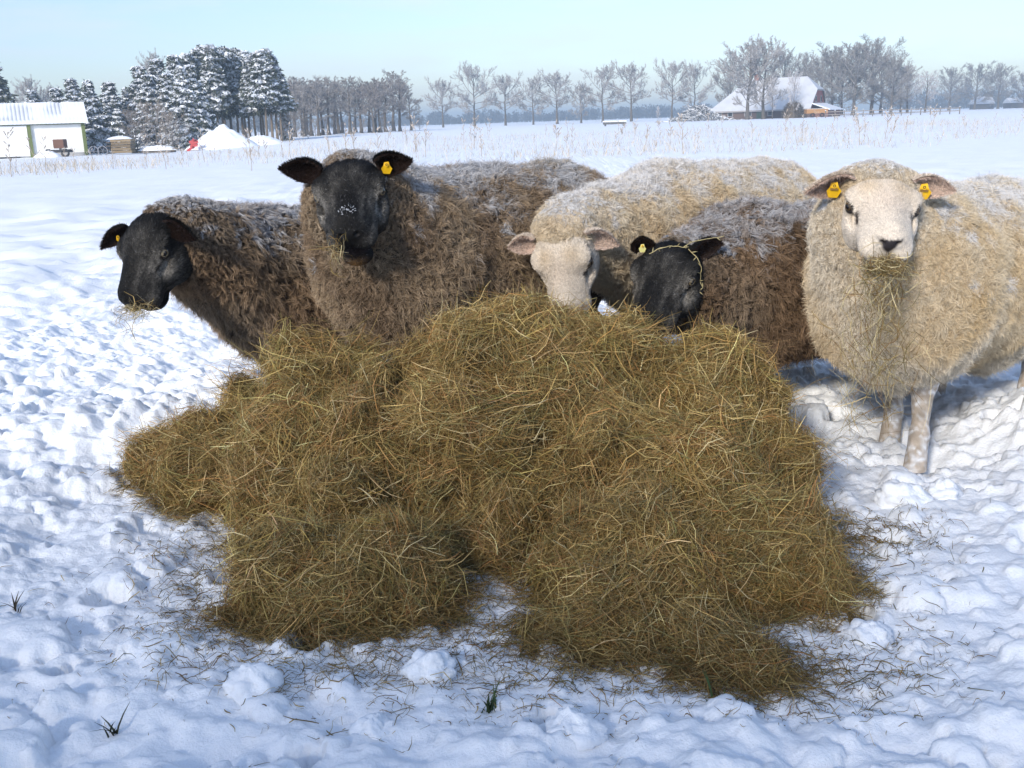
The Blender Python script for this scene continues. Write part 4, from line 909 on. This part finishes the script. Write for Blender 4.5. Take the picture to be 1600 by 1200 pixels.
# --- spruces
cp = {}
def spruce(kind, px, py, D, label, group, wx=1.0):
    h = top_h(px, py, D); loc = at(px, D); loc[2] -= .1; s = (h / 10 * wx, h / 10); rz = rng.random() * 6.28
    if kind not in cp:
        a = dict(full=(201, dict()), full2=(202, dict(width=.30, snow=1.0)), stand=(203, dict(foliage_from=.46, width=.20, snow=.8)), stand2=(205, dict(foliage_from=.38, width=.18, snow=.8, green=(.074, .084, .062))), dark=(204, dict(width=.30, snow=.12)))[kind]
        TR, FO, SN = conifer(a[0], **a[1])
        cp[kind] = tree_thing('spruce_tree', label, 'tree', group, [('trunk', TR, M_BARK), ('foliage', FO, M_NEEDLE), ('snow_load', SN, M_SNOW)], loc, rz, s); return
    o = copy_thing(cp[kind], loc, rz, s, label); o['group'] = group
GSp = 'snow-laden spruces'
for px, py, D, kd, wx, lb in ((4, 100, 128, 'dark', 1.15, 'dark spruce with little snow at the left edge behind the shed'), (-22, 116, 130, 'dark', 1.2, 'dark spruce beyond the left edge of the view'),
        (58, 146, 126, 'full', 1.5, 'small snowy spruce above the shed roof'), (96, 140, 122, 'full2', 1.35, 'snowy spruce above the right half of the shed roof'), (121, 130, 116, 'full', 1.3, 'snowy spruce above the right end of the shed roof'), (146, 132, 103, 'full', 1.3, 'snowy spruce whose boughs reach the snow right of the shed'),
        (178, 131, 118, 'full2', 1.3, 'pointed snowy spruce between the shed and the tall clump'), (205, 142, 122, 'full', 1.3, 'snowy spruce at the left foot of the tall clump'), (228, 108, 120, 'full2', 1.15, 'leftmost tall spruce of the clump, heavily snowed'),
        (256, 98, 122, 'full2', 1.08, 'tall white spruce in the left half of the clump'), (270, 118, 110, 'full2', 1.08, 'white spruce in front of the left half of the clump'), (292, 112, 104, 'full', 1.22, 'spruce in front of the clump whose boughs reach the ground'), (283, 92, 122, 'full2', 1.01, 'tall white spruce behind the front spruce of the clump'), (240, 120, 112, 'full2', 1.2, 'white spruce at the left front of the clump'), (306, 106, 112, 'full2', 1.1, 'white spruce right of the one whose boughs reach the ground')):
    spruce(kd, px, py, D, lb, GSp, wx)
rs = np.random.default_rng(62)
for i, (px, py) in enumerate(((304, 94), (320, 88), (330, 84), (341, 82), (352, 90), (362, 86), (371, 93), (380, 88), (390, 92), (399, 95), (408, 93), (417, 90), (425, 87), (432, 98), (439, 112), (348, 98), (384, 100), (412, 104), (326, 100))):
    spruce('stand' if i % 3 else 'stand2', px, py, 116 + 14 * rs.random(), 'tall spruce with bare lower trunk in the right half of the clump', 'tall spruces with bare trunks', 1.22)
spruce('full', 446, 128, 124, 'narrow snowy spruce at the right edge of the clump', GSp, .55)

# --- far blue woods: nobody could count them
def far_wood(px0, px1, D0, D1, hpx, seed, dens, name, label):
    r = np.random.default_rng(seed); n = int((px1 - px0) * dens); px = px0 + (px1 - px0) * r.random(n); D = D0 + (D1 - D0) * r.random(n)
    x = (px - 800) / F_PX * D; h = hpx / F_PX * D * (.62 + .45 * noise2(px * .035, D * .01, 4) + .30 * r.random(n)); h = np.maximum(h, 3)
    m = 26; an = r.random((n, m)) * 6.28; rad = h[:, None] * .34 * np.sqrt(r.random((n, m))); zc = h[:, None] * (.12 + .83 * r.random((n, m)))
    taper = np.sin(np.pi * np.clip(zc / h[:, None] * .78 + .18, 0, 1)) ** .6; rad = rad * taper
    p = np.stack([x[:, None] + np.cos(an) * rad, D[:, None] + np.sin(an) * rad, zc], -1).reshape(-1, 3)
    N = len(p); d = nrm(np.stack([r.normal(size=N) * .6, r.normal(size=N) * .6, .4 + r.random(N)], -1)); L = np.repeat(h, m) * (.10 + .14 * r.random(N)); T = np.array([-.5, 0, .5])
    pts = p[:, None] + d[:, None] * (L[:, None] * T)[..., None]
    v, q, c = ribbons(pts, np.array([.25, .8, .12]) * (.5 + r.random((N, 1))), nrm(np.cross(d, r.normal(size=(N, 3)))), np.array([.10, .095, .09]) * (.7 + .6 * r.random((N, 1)))); G = Geo().add(v, q, c)
    pts = np.stack([np.stack([x, D, x * 0 - .2], -1), np.stack([x, D, h * .4], -1), np.stack([x, D, h * .8], -1)], 1)
    v, q, c = ribbons(pts, np.array([.5, .4, .15]), np.broadcast_to([1.0, 0, 0], (n, 3)), np.full((n, 3), .09)); G.add(v, q, c)
    return tag(G.build(name, M_TWIG, None, False), label, 'wood', kind='stuff')
far_wood(520, 1180, 760, 900, 19, 71, 1.3, 'far_wood', 'long blue strip of woodland on the horizon')
far_wood(1380, 2300, 620, 760, 34, 72, .7, 'far_wood', 'hazy woodland on the horizon at the right')
far_wood(-900, 460, 420, 520, 40, 73, .5, 'far_wood', 'hazy woodland behind the spruces at the left')

# --- shed at the left
GRN = np.array([.15, .18, .06]); WHT = np.array([.88, .87, .84])
D = 95; c0 = at(134, D); wid = 14.5; zb = c0[2] - .1
sh = empty('shed', (c0[0], D, zb), 'white shed with green trim and snowy corrugated roof at the left edge', 'shed'); sh.rotation_euler = (0, 0, R(24.5))
hw = 3.05; dep = 6.0; rh = 1.75
Geo().box((-wid, .12, 0), (-.02, dep, hw), WHT).add([(-.03, .12, hw), (-.03, dep, hw), (-.03, dep / 2, hw + rh - .05), (-wid, .12, hw), (-wid, dep, hw), (-wid, dep / 2, hw + rh - .05)], [[0, 1, 2], [3, 5, 4]], WHT).build('wall', M_PAINT, sh)
g = Geo(); g.box((-.30, -.02, 0), (0.0, .12, hw), GRN); g.build('post', M_PAINT, sh)
g = Geo(); g.box((-4.75, -.10, 0), (-4.45, .12, hw), GRN); g.build('post', M_PAINT, sh)
g = Geo(); g.box((-wid, -.06, hw - .20), (.02, .10, hw + .02), GRN * .7); g.build('fascia', M_PAINT, sh)
g = Geo(); g.box((-wid, -.09, .22), (-4.77, .10, hw - .22), WHT * .97); g.build('sliding_door', M_PAINT, sh)
g = Geo(); g.box((-4.43, .04, 0), (-.32, .11, .38), np.array([.42, .41, .40])); g.build('plinth', M_PAINT, sh)
g = Geo(); g.box((-wid, -.14, -.02), (-5.6, .06, .18), np.array([.05, .05, .05])); g.build('door_gap_shade', M_PAINT, sh)  # near-black strip stands in for the shaded gap under the door
# corrugated roof with snow between the ridges
xs = np.arange(-wid - .2, .36, .055); sl = np.linspace(0, 1, 14); XX, SS = np.meshgrid(xs, sl, indexing='ij')
corr = .035 * np.sin(xs * 2 * np.pi / .33)
for side in (0, 1):
    yy = -.35 + SS * (dep / 2 + .35) if side == 0 else dep + .35 - SS * (dep / 2 + .35)
    zz = hw - .17 + SS * (rh + .17) + corr[:, None]
    sn = sstep(-.1, .35, noise2(XX * .35, SS * 1.6 + 5 * side, 12) + (XX > -1.6) * .9 + (SS < .18) * .55 + (XX < -9.6) * .25 * 2 * (SS < .6))
    zz = zz + sn * (.05 - corr[:, None] * .85)
    colr = np.array([.56, .57, .59]) * (1 - sn[..., None]) + np.array([.86, .88, .91]) * sn[..., None]
    crest = (corr[:, None] < -.012)[..., None] * np.ones_like(sn[..., None]); colr = colr * (1 - crest * .8) + np.array([.84, .86, .90]) * crest * .8
    i = (np.arange(len(xs) - 1)[:, None] * 14 + np.arange(13)[None]).ravel(); f = np.stack([i, i + 14, i + 15, i + 1], -1)
    Geo().add(np.stack([XX, yy, zz], -1), f if side == 0 else f[:, ::-1], colr.reshape(-1, 3)).build('roof', M_PAINT, sh, True)
# things by the shed
o = at(88, 92)
fm = empty('farm_cart', o, 'dark farm cart with a brown crate on it before the shed', 'cart')
Geo().box((-.95, -.4, .35), (1.05, .5, .62), (.04, .04, .045)).box((-.9, -.3, .62), (.2, .4, .72), (.8, .82, .86)).build('bed', M_PAINT, fm)
Geo().box((-.25, -.35, .73), (.65, .45, 1.45), (.14, .065, .04)).box((-.22, -.32, 1.45), (.62, .42, 1.49), (.25, .14, .10)).build('crate', M_PAINT, fm)
for xx in (-.7, .75):
    th = np.linspace(0, 2 * np.pi, 15); Geo().tube(np.stack([xx + .30 * np.cos(th), 0 * th - .45, .33 + .30 * np.sin(th)], -1), .09, (.03, .03, .03), 6).build('wheel', M_PAINT, fm)
def blob(px, D, rx, ry, rz, seed, amp=.12, peak=1.0):
    n, m = 40, 24; a = np.linspace(0, 2 * np.pi, n, endpoint=False); k = np.linspace(0, 1, m)
    A, K = np.meshgrid(a, k, indexing='ij'); nx = np.cos(A) * K; ny = np.sin(A) * K
    z = rz * (1 - K ** peak) * (1 + amp * noise2(nx * 3 + seed, ny * 3, 3)) + rz * amp * noise2(nx * 6, ny * 6 + seed, 5) * (1 - K) - .05 * K
    v = np.stack([nx * rx * (1 + .12 * noise2(np.cos(A) * 2 + seed, np.sin(A) * 2, 4)), ny * ry, z], -1)
    i = np.arange(n)[:, None] * m + np.arange(m - 1)[None]; j = ((np.arange(n) + 1) % n)[:, None] * m + np.arange(m - 1)[None]
    return v.reshape(-1, 3), np.stack([i, i + 1, j + 1, j], -1).reshape(-1, 4)
def mound(name, label, px, D, rx, ry, rz, seed, group=None, cat='snow mound', **k):
    v, f = blob(px, D, rx, ry, rz, seed, **k); o = at(px, D); g = Geo().add(v, f, (.86, .88, .92)); return tag(g.build(name, M_SNOW, None, True, loc=o), label, cat, group)
mound('snow_mound', 'tall white heap of cleared snow in front of the spruces', 346, 99, 3.6, 2.6, 2.15, 3, 'snow heaps', peak=1.15)
mound('snow_mound', 'low end of the snow heap running right before the bare trunks', 405, 101, 3.0, 2.0, .95, 8, 'snow heaps', peak=1.3)
mound('snow_mound', 'small flat snow-covered hump between the shed and the farm cart', 70, 91, 1.3, .9, .55, 12, 'snow heaps', peak=2.5)
o = at(187, 93); st = empty('plank_stack', o, 'stack of brown boards under snow right of the shed', 'boards')
g = Geo(); rr_ = np.random.default_rng(5)
for k in range(5): g.box((-.75 + .08 * rr_.random(), -.6, .14 + k * .24), (1.0 + .08 * rr_.random(), .6, .34 + k * .24), np.array([.22, .16, .09]) * (.6 + .6 * rr_.random()))
g.build('boards', M_PAINT, st); g = Geo()
for k in range(4): g.box((-1.15, -.5, .10 + k * .30), (-.80, .5, .22 + k * .30), np.array([.07, .06, .055]))
g.build('end_blocks', M_PAINT, st)
v, f = blob(0, 0, 1.15, .75, .22, 4, peak=3.0); Geo().add(v + np.array([-.05, 0, 1.37]), f, (.86, .88, .92)).build('snow_cap', M_SNOW, st, True)
o = at(240, 94); st = empty('board_pile', o, 'low spread pile of boards under snow before the brown bushes', 'boards')
g = Geo()
for k in range(8): g.box((-2.2 + .9 * rr_.random(), -.5 + .1 * k, .05 + .07 * (k % 4)), (1.0 + 1.2 * rr_.random(), -.42 + .1 * k, .17 + .09 * (k % 4)), np.array([.13, .11, .09]))
g.build('boards', M_PAINT, st); v, f = blob(0, 0, 2.1, .7, .38, 14, peak=2.2); Geo().add(v + np.array([.1, .1, .28]), f, (.86, .88, .92)).build('snow_cap', M_SNOW, st, True)
o = at(299, 96); rd = Geo(); th = np.linspace(0, 1, 5)
for k in range(7):
    a = rr_.random(3) * .6; rd.box((-.36, -.02, 0), (.40, .02, .22), np.array([.45, .07, .07]), M=np.array(Matrix.Rotation(.5 * rr_.normal(), 3, 'Y') @ Matrix.Rotation(.8 * rr_.normal(), 3, 'Z')).T, o=(.15 * rr_.normal(), .2 * rr_.normal(), (.08 + .13 * k)))
tag(rd.build('barrier', M_PAINT, None, False, loc=o), 'crumpled heap of red barrier boards left of the tall snow heap', 'barrier')
for px, lb in ((143, 'left rusty wheel half buried in snow at the corner of the shed'), (157, 'right rusty wheel half buried in snow at the corner of the shed')):
    o = at(px, 92); th = np.linspace(0, 2 * np.pi, 25); g = Geo().tube(np.stack([.42 * np.cos(th), 0 * th, .36 + .42 * np.sin(th)], -1), .045, (.22, .22, .24), 6)
    for k in range(6): g.tube([(0, 0, .36), (.4 * np.cos(k * 1.047), 0, .36 + .4 * np.sin(k * 1.047))], .02, (.2, .2, .22), 4)
    tag(g.build('old_wheel', M_PAINT, None, False, loc=o), lb, 'wheel', 'old wheels by the shed')

# --- farmhouse
D = 222; o = at(1200, D); o[2] -= .2
fh = empty('farmhouse', o, 'old farmhouse with a steep snow-covered roof and red gable among the trees', 'farmhouse'); fh.rotation_euler = (0, 0, R(-31))
SNW = np.array([.82, .84, .88]); e, rz_, hy, gx_ = 1.9, 8.3, 5.8, 10.2
xl, xr_ = -10.5, 10.5; rl, rrg = -4.2, 8.0; mz = 5.7; my = (rz_ - mz) / (rz_ - e) * (hy + .5)
V = [(xl - .4, -hy - .5, e), (xr_, -hy - .5, e), (xr_ + .3, -my, mz), (rrg, 0, rz_), (rl, 0, rz_), (xl - .4, hy + .5, e), (xr_, hy + .5, e), (xr_ + .3, my, mz)]
RFC = np.array([.54, .55, .575])
rf = Geo().add(V, [[0, 1, 2], [0, 2, 3], [0, 3, 4], [5, 0, 4], [6, 5, 4], [6, 4, 3], [6, 3, 7], [2, 7, 3]], RFC)
V2 = np.array(V) - np.array([0, 0, .3]); rf.add(V2, [[0, 2, 1], [5, 4, 0], [2, 3, 7], [6, 7, 3], [5, 6, 4]], (.10, .08, .06))
for a_, b_ in ((0, 1), (1, 2), (2, 7), (7, 6), (6, 5), (5, 0)): rf.add([V[a_], V[b_], V2[b_], V2[a_]], [[0, 3, 2, 1]], (.30, .28, .27))
ro = rf.build('roof', M_PAINT, fh)
Geo().box((-.5, -.45, 0), (.5, .45, 1.3), (.28, .12, .09)).box((-.55, -.5, 1.3), (.55, .5, 1.5), SNW).build('chimney', M_PAINT, ro, loc=(-2.5, 0, rz_ - .35))
Geo().box((xl, -hy, 0), (xr_ - .15, hy, e), (.115, .075, .06)).build('wall', M_PAINT, fh)
Geo().add([(xr_ - .1, -hy, 0), (xr_ - .1, hy, 0), (xr_ - .1, hy, e - .1), (xr_ - .1, my - .2, mz - .1), (xr_ - .1, -my + .2, mz - .1), (xr_ - .1, -hy, e - .1)], [[0, 1, 2, 3, 4, 5]], (.26, .065, .05)).build('gable', M_PAINT, fh)
for xx, ww, cc in ((-8.6, 1.0, (.45, .44, .42)), (-6.2, 1.1, (.35, .36, .38)), (-2.4, 1.5, (.40, .40, .40)), (2.2, 1.0, (.42, .42, .42)), (5.4, 1.2, (.42, .42, .42))):
    fr = Geo().box((xx - ww / 2, -hy - .06, .75), (xx + ww / 2, -hy - .01, 1.65), cc).build('window', M_PAINT, fh)
    Geo().box((xx - ww / 2 + .12, -hy - .09, .85), (xx + ww / 2 - .12, -hy - .065, 1.55), (.03, .035, .04)).build('pane', M_EYE, fr)
Geo().box((-.6, -hy - .07, 0), (.6, -hy - .01, 1.8), (.06, .09, .06)).build('door', M_PAINT, fh)
for yy in (-2.1, 1.9):
    fr = Geo().box((xr_ - .08, yy - .6, 3.2), (xr_ - .02, yy + .6, 4.4), (.45, .43, .40)).build('window', M_PAINT, fh)
    Geo().box((xr_ - .015, yy - .48, 3.32), (xr_ + .01, yy + .48, 4.28), (.03, .035, .04)).build('pane', M_EYE, fr)
an_ = Geo().box((xr_ - .05, -5.2, 0), (xr_ + 3.2, 4.8, 1.7), (.16, .07, .055)).build('annex_wall', M_PAINT, fh)
Geo().add([(xr_, -5.6, 3.0), (xr_ + 3.7, -5.6, 1.7), (xr_ + 3.7, 5.2, 1.7), (xr_, 5.2, 3.0), (xr_, -5.6, 2.8), (xr_ + 3.7, -5.6, 1.5), (xr_ + 3.7, 5.2, 1.5), (xr_, 5.2, 2.8)], [[0, 1, 2, 3], [4, 7, 6, 5], [0, 4, 5, 1], [1, 5, 6, 2]], SNW).build('annex_roof', M_PAINT, fh)
# yard things
o = at(1275, 200); tr = empty('farm_trailer', o, 'orange farm trailer parked right of the farmhouse', 'trailer')
Geo().box((-2.0, -.9, .75), (2.0, .9, 1.55), (.40, .21, .08)).box((-1.9, -.8, 1.55), (1.9, .8, 1.62), SNW).build('body', M_PAINT, tr)
Geo().box((-3.4, -.08, .6), (-2.0, .08, .72), (.08, .08, .08)).build('drawbar', M_PAINT, tr)
for xx in (-.9, .9):
    th = np.linspace(0, 2 * np.pi, 15); Geo().tube(np.stack([xx + .32 * np.cos(th), 0 * th - .95, .42 + .32 * np.sin(th)], -1), .13, (.03, .03, .03), 6).build('wheel', M_PAINT, tr)
v, f = blob(0, 0, 2.1, 2.1, 2.7, 21, peak=3.2, amp=.2); o = at(1240, 203); g = Geo().add(v, f, (.14, .11, .08)); r = np.random.default_rng(81)
p, nn, A = sample_surface(v, f, 1600, r); d = nrm(nn + r.normal(size=p.shape) * .6); L = .3 + .4 * r.random(len(p)); pts = p[:, None] + d[:, None] * (L[:, None] * np.array([0, .5, 1]))[..., None]
v2, q2, c2 = ribbons(pts, np.array([.06, .05, .02]), nrm(np.cross(d, r.normal(size=p.shape))), np.array([.22, .185, .15]) * (.6 + .8 * r.random((len(p), 1)))); g.add(v2, q2, c2)
tag(g.build('round_bush', M_TWIG, None, False, loc=o), 'round brown bush before the red gable', 'bush')
r = np.random.default_rng(82); o = at(1092, 190); n = 1500; x = r.normal(size=n) * 2.6; hh = 2.7 * np.exp(-(x / 3.4) ** 2)
p = np.stack([x, r.normal(size=n) * 1.2, hh * r.random(n) ** .8], -1); d = nrm(r.normal(size=(n, 3)) * [1, .8, .45]); L = .5 + 1.2 * r.random(n); pts = p[:, None] + d[:, None] * (L[:, None] * np.array([-.5, 0, .5]))[..., None]; pts[:, 1, 2] += .12
wht = r.random((n, 1)) < .5; g = Geo(); v2, q2, c2 = ribbons(pts, np.array([.04, .11, .04]), nrm(np.cross(d, r.normal(size=(n, 3)))), np.where(wht, .78, .16) * np.ones(3)); g.add(v2, q2, c2)
tag(g.build('brush_pile', M_TWIG, None, False, loc=o), 'snowy heap of cut branches left of the farmhouse', 'branches')
o = at(960, 150); tg = empty('trough', o, 'long low trough with snow on its rim in the far field', 'trough')
Geo().box((-1.6, -.4, .22), (1.6, .4, .55), (.12, .12, .12)).build('basin', M_PAINT, tg); Geo().box((-1.65, -.45, .555), (1.65, .45, .72), SNW).build('snow_cap', M_SNOW, tg)
for xx in (-1.3, 1.3): Geo().box((xx - .1, -.35, 0), (xx + .1, .35, .22), (.1, .1, .1)).build('leg', M_PAINT, tg)
for px, wd_, lb in ((1534, 26, 'small far house with a steep white roof between the hazy trees'), (1594, 40, 'far barn with a low snowy roof at the right edge')):
    o = at(px, 400); W_ = wd_ / F_PX * 400; hs_ = empty('house' if px < 1560 else 'barn', o, lb, 'house' if px < 1560 else 'barn')
    Geo().box((-W_ / 2, -3, 0), (W_ / 2, 3, 2.0), (.16, .145, .14)).build('wall', M_PAINT, hs_)
    t_ = 2.8 if px < 1560 else 1.9
    Geo().add([(-W_ / 2 - .3, -3.5, 1.9), (W_ / 2 + .3, -3.5, 1.9), (W_ / 2 + .3, 0, 1.9 + t_), (-W_ / 2 - .3, 0, 1.9 + t_), (-W_ / 2 - .3, 3.5, 1.9), (W_ / 2 + .3, 3.5, 1.9)], [[0, 1, 2, 3], [3, 2, 5, 4], [0, 3, 4], [1, 5, 2]], SNW * .75).build('roof', M_PAINT, hs_)
# post and rail fence before the farmyard trees
x0, x1 = at(1290, 176), at(1500, 172); n = 15; g0 = (x0 + x1) / 2; fe = empty('field_fence', (g0[0], g0[1], 0), 'low post and rail fence along the field right of the farmhouse', 'fence')
for k in range(n):
    q = x0 + (x1 - x0) * k / (n - 1) - np.array([g0[0], g0[1], 0]); Geo().box(q + [-.06, -.06, -.1], q + [.06, .06, 1.15], (.17, .15, .13)).box(q + [-.08, -.08, 1.15], q + [.08, .08, 1.24], SNW).build('post', M_PAINT, fe)
for zz in (.45, .9):
    a, b = x0 - [g0[0], g0[1], 0], x1 - [g0[0], g0[1], 0]; Geo().add([a + [0, -.09, zz], b + [0, -.09, zz], b + [0, -.09, zz + .12], a + [0, -.09, zz + .12], a + [0, -.065, zz], b + [0, -.065, zz], b + [0, -.065, zz + .12], a + [0, -.065, zz + .12]], [[0, 1, 2, 3], [5, 4, 7, 6], [3, 2, 6, 7], [0, 4, 5, 1]], (.24, .21, .19)).build('rail', M_PAINT, fe)
plant('pale', 1028, 165, 205, 'snow-plastered thin sapling in the far field left of the brush heap', 'saplings in the field', .5)

# --- dry weeds along the field edge
def weed(seed):
    r = np.random.default_rng(seed); G = Geo(); k = np.linspace(0, 1, 6); b = np.cumsum(r.normal(size=(6, 2)) * .018, 0) + k[:, None] * r.normal(size=2) * .08
    st_ = np.stack([b[:, 0], b[:, 1], k], -1); c = np.array([.34, .28, .215]); G.tube(st_, .0085 * (1 - .6 * k), c, 4)
    for i in range(r.integers(6, 13)):
        t = .3 + .7 * r.random(); p = np.array([np.interp(t, k, st_[:, j]) for j in range(3)]); a = r.random() * 6.28; L = (.09 + .22 * r.random()) * (1.15 - t * .6)
        d = np.array([np.cos(a) * .7, np.sin(a) * .7, .9]); q = np.stack([p, p + d * L * .5, p + d * L + [0, 0, .02]]); G.tube(q, (.006, .005, .003), c * (.8 + .5 * r.random()), 3)
        for j in range(5):
            q0 = p + d * L * (.5 + .12 * j); G.box(q0 - .008, q0 + .008 + .008 * r.random(), np.array([.48, .42, .37]) * (.6 + .7 * r.random()))
    return G
wp = []
GW = 'dry weed stalks along the field edge'; lw = 'dry frosted weed stalk standing in the snow along the field edge'
rw = np.random.default_rng(91)
for k in range(170):
    px = rw.uniform(-120, 1720); D = rw.uniform(30, 78) if px > 450 else rw.uniform(27, 60)
    loc = at(px, D); s = .45 + .85 * rw.random() ** 1.6
    if k < 6: o = tag(weed(300 + k).build('dry_weed', M_DRY, None, False, loc=loc), lw, 'weed', GW); wp.append(o)
    else: o = wp[k % 6].copy(); COL.objects.link(o); o.location = tuple(loc)
    o.rotation_euler = (0, 0, rw.random() * 6.28); o.scale = (s * 1.1, s * 1.1, s)
n = 22000; px = rw.uniform(-150, 1750, n); D = rw.uniform(30, 85, n); x = (px - 800) / F_PX * D
kp = noise2(x * .16, D * .30, 21) + .35 * noise2(x * .6, D * .8, 22) > .04; x, D = x[kp], D[kp]; n = len(x); p = np.stack([x, D, gz(x, D)], -1)
d = nrm(np.stack([rw.normal(size=n) * .3, rw.normal(size=n) * .3, np.ones(n)], -1)); L = .10 + .36 * rw.random(n) ** 1.6
pts = p[:, None] + d[:, None] * (L[:, None] * np.array([-.05, .5, 1]))[..., None]; pts[:, 2, :2] += rw.normal(size=(n, 2)) * .05
v, q, c = ribbons(pts, np.array([.012, .010, .004]), nrm(np.cross(d, rw.normal(size=(n, 3)))), np.array([.50, .43, .33]) * (.6 + .7 * rw.random((n, 1))))
tag(Geo().add(v, q, np.clip(c, 0, 1)).build('dry_grass', M_DRY, None, False), 'thin dry grass poking through the snow along the field edge', 'grass', kind='stuff')

# --- small things in the near snow
def clod(px, py, rad, seed, label, group, squash=.8):
    d = ray(px, py); t = -CAM[2] / d[2]; q = CAM + d * t; q[2] = float(gz(q[0], q[1])) + rad * squash * .12
    u, v_ = np.meshgrid(np.linspace(0, np.pi, 25), np.linspace(0, 2 * np.pi, 40, endpoint=False), indexing='ij')
    s = np.stack([np.sin(u) * np.cos(v_), np.sin(u) * np.sin(v_), np.cos(u)], -1).reshape(-1, 3)
    k = 1 + .34 * noise3(s * 1.5 + seed) + .16 * noise3(s * 3.6 + seed) + .07 * noise3(s * 9 + seed) + .03 * noise3(s * 22 + seed)
    i = (np.arange(24)[:, None] * 40 + np.arange(40)[None]).ravel(); j = (np.arange(24)[:, None] * 40 + (np.arange(40)[None] + 1) % 40).ravel()
    g = Geo().add(s * k[:, None] * rad * [1.1, 1, squash], np.stack([i, i + 40, j + 40, j], -1), (.86, .88, .92)); tag(g.build('snow_clod', M_CLOD, None, True, loc=q), label, 'snow clod', group)
GC = 'loose clods of snow'
for a in ((395, 1090, .050, 'round snow clod below the front left hay wad'), (1408, 782, .066, 'large snow clod at the foot of the cream sheep'), (1474, 775, .046, 'snow clod right of the large one at the foot of the cream sheep'), (1357, 976, .046, 'snow clod beside the right front hay wad'),
          (672, 1060, .048, 'flat snow clod in front of the bare gap in the hay'), (893, 1155, .052, 'snow clod at the bottom edge right of the green grass tuft'), (585, 1150, .036, 'snow clod left of the green grass tuft')):
    clod(a[0], a[1], a[2], a[0] * .013, a[3], GC)
def tuft(px, py, n, H, seed, label, col):
    r = np.random.default_rng(seed); d = ray(px, py); t = -CAM[2] / d[2]; q = CAM + d * t; q[2] = float(gz(q[0], q[1]))
    p = r.normal(size=(n, 3)) * [.006, .005, 0]; a = r.random(n) * 6.28; k = np.linspace(0, 1, 4); L = H * (.5 + .7 * r.random(n)); sp = .25 + .9 * r.random(n)
    pts = np.stack([p[:, None, 0] + np.cos(a)[:, None] * sp[:, None] * L[:, None] * k ** 1.5, p[:, None, 1] + np.sin(a)[:, None] * sp[:, None] * L[:, None] * k ** 1.5, L[:, None] * (k - .2 * sp[:, None] * k ** 2) - .005], -1)
    v, f, c = ribbons(pts, np.array([.004, .0042, .003, .0006]), nrm(np.stack([-np.sin(a), np.cos(a), 0 * a], -1)), np.array(col) * (.6 + .8 * r.random((n, 1)))); tag(Geo().add(v, f, np.clip(c, 0, 1)).build('grass_tuft', M_DRY, None, True, loc=q), label, 'grass', 'green grass tufts in the snow')
tuft(765, 1115, 16, .055, 1, 'green grass tuft poking out of the snow at the bottom middle', (.05, .075, .03))
tuft(183, 1160, 10, .05, 2, 'dark grass tuft poking out of the snow at the lower left', (.05, .055, .035))
tuft(1116, 1100, 5, .05, 3, 'few green blades in the snow below the dark scrap of hay', (.06, .10, .04))
tuft(25, 955, 9, .05, 4, 'dark grass tuft at the left edge of the view', (.06, .05, .035))

# ------------------------------------------------------------------ winter haze
lo_, hi_ = np.array([-1750., -120., -4.]), np.array([1750., 1900., 18.5])
hz = Geo().box(lo_, hi_, (1, 1, 1)); mh = bpy.data.materials.new('haze'); mh.use_nodes = True; t = mh.node_tree; t.nodes.clear()
oo_ = t.nodes.new('ShaderNodeOutputMaterial'); pv = t.nodes.new('ShaderNodeVolumePrincipled'); pv.inputs['Color'].default_value = (.62, .80, 1.0, 1); pv.inputs['Density'].default_value = .0011; pv.inputs['Anisotropy'].default_value = .0
t.links.new(pv.outputs[0], oo_.inputs['Volume'])
tag(hz.build('haze', mh, None, False), 'thin winter haze over the whole field', 'haze', kind='stuff')
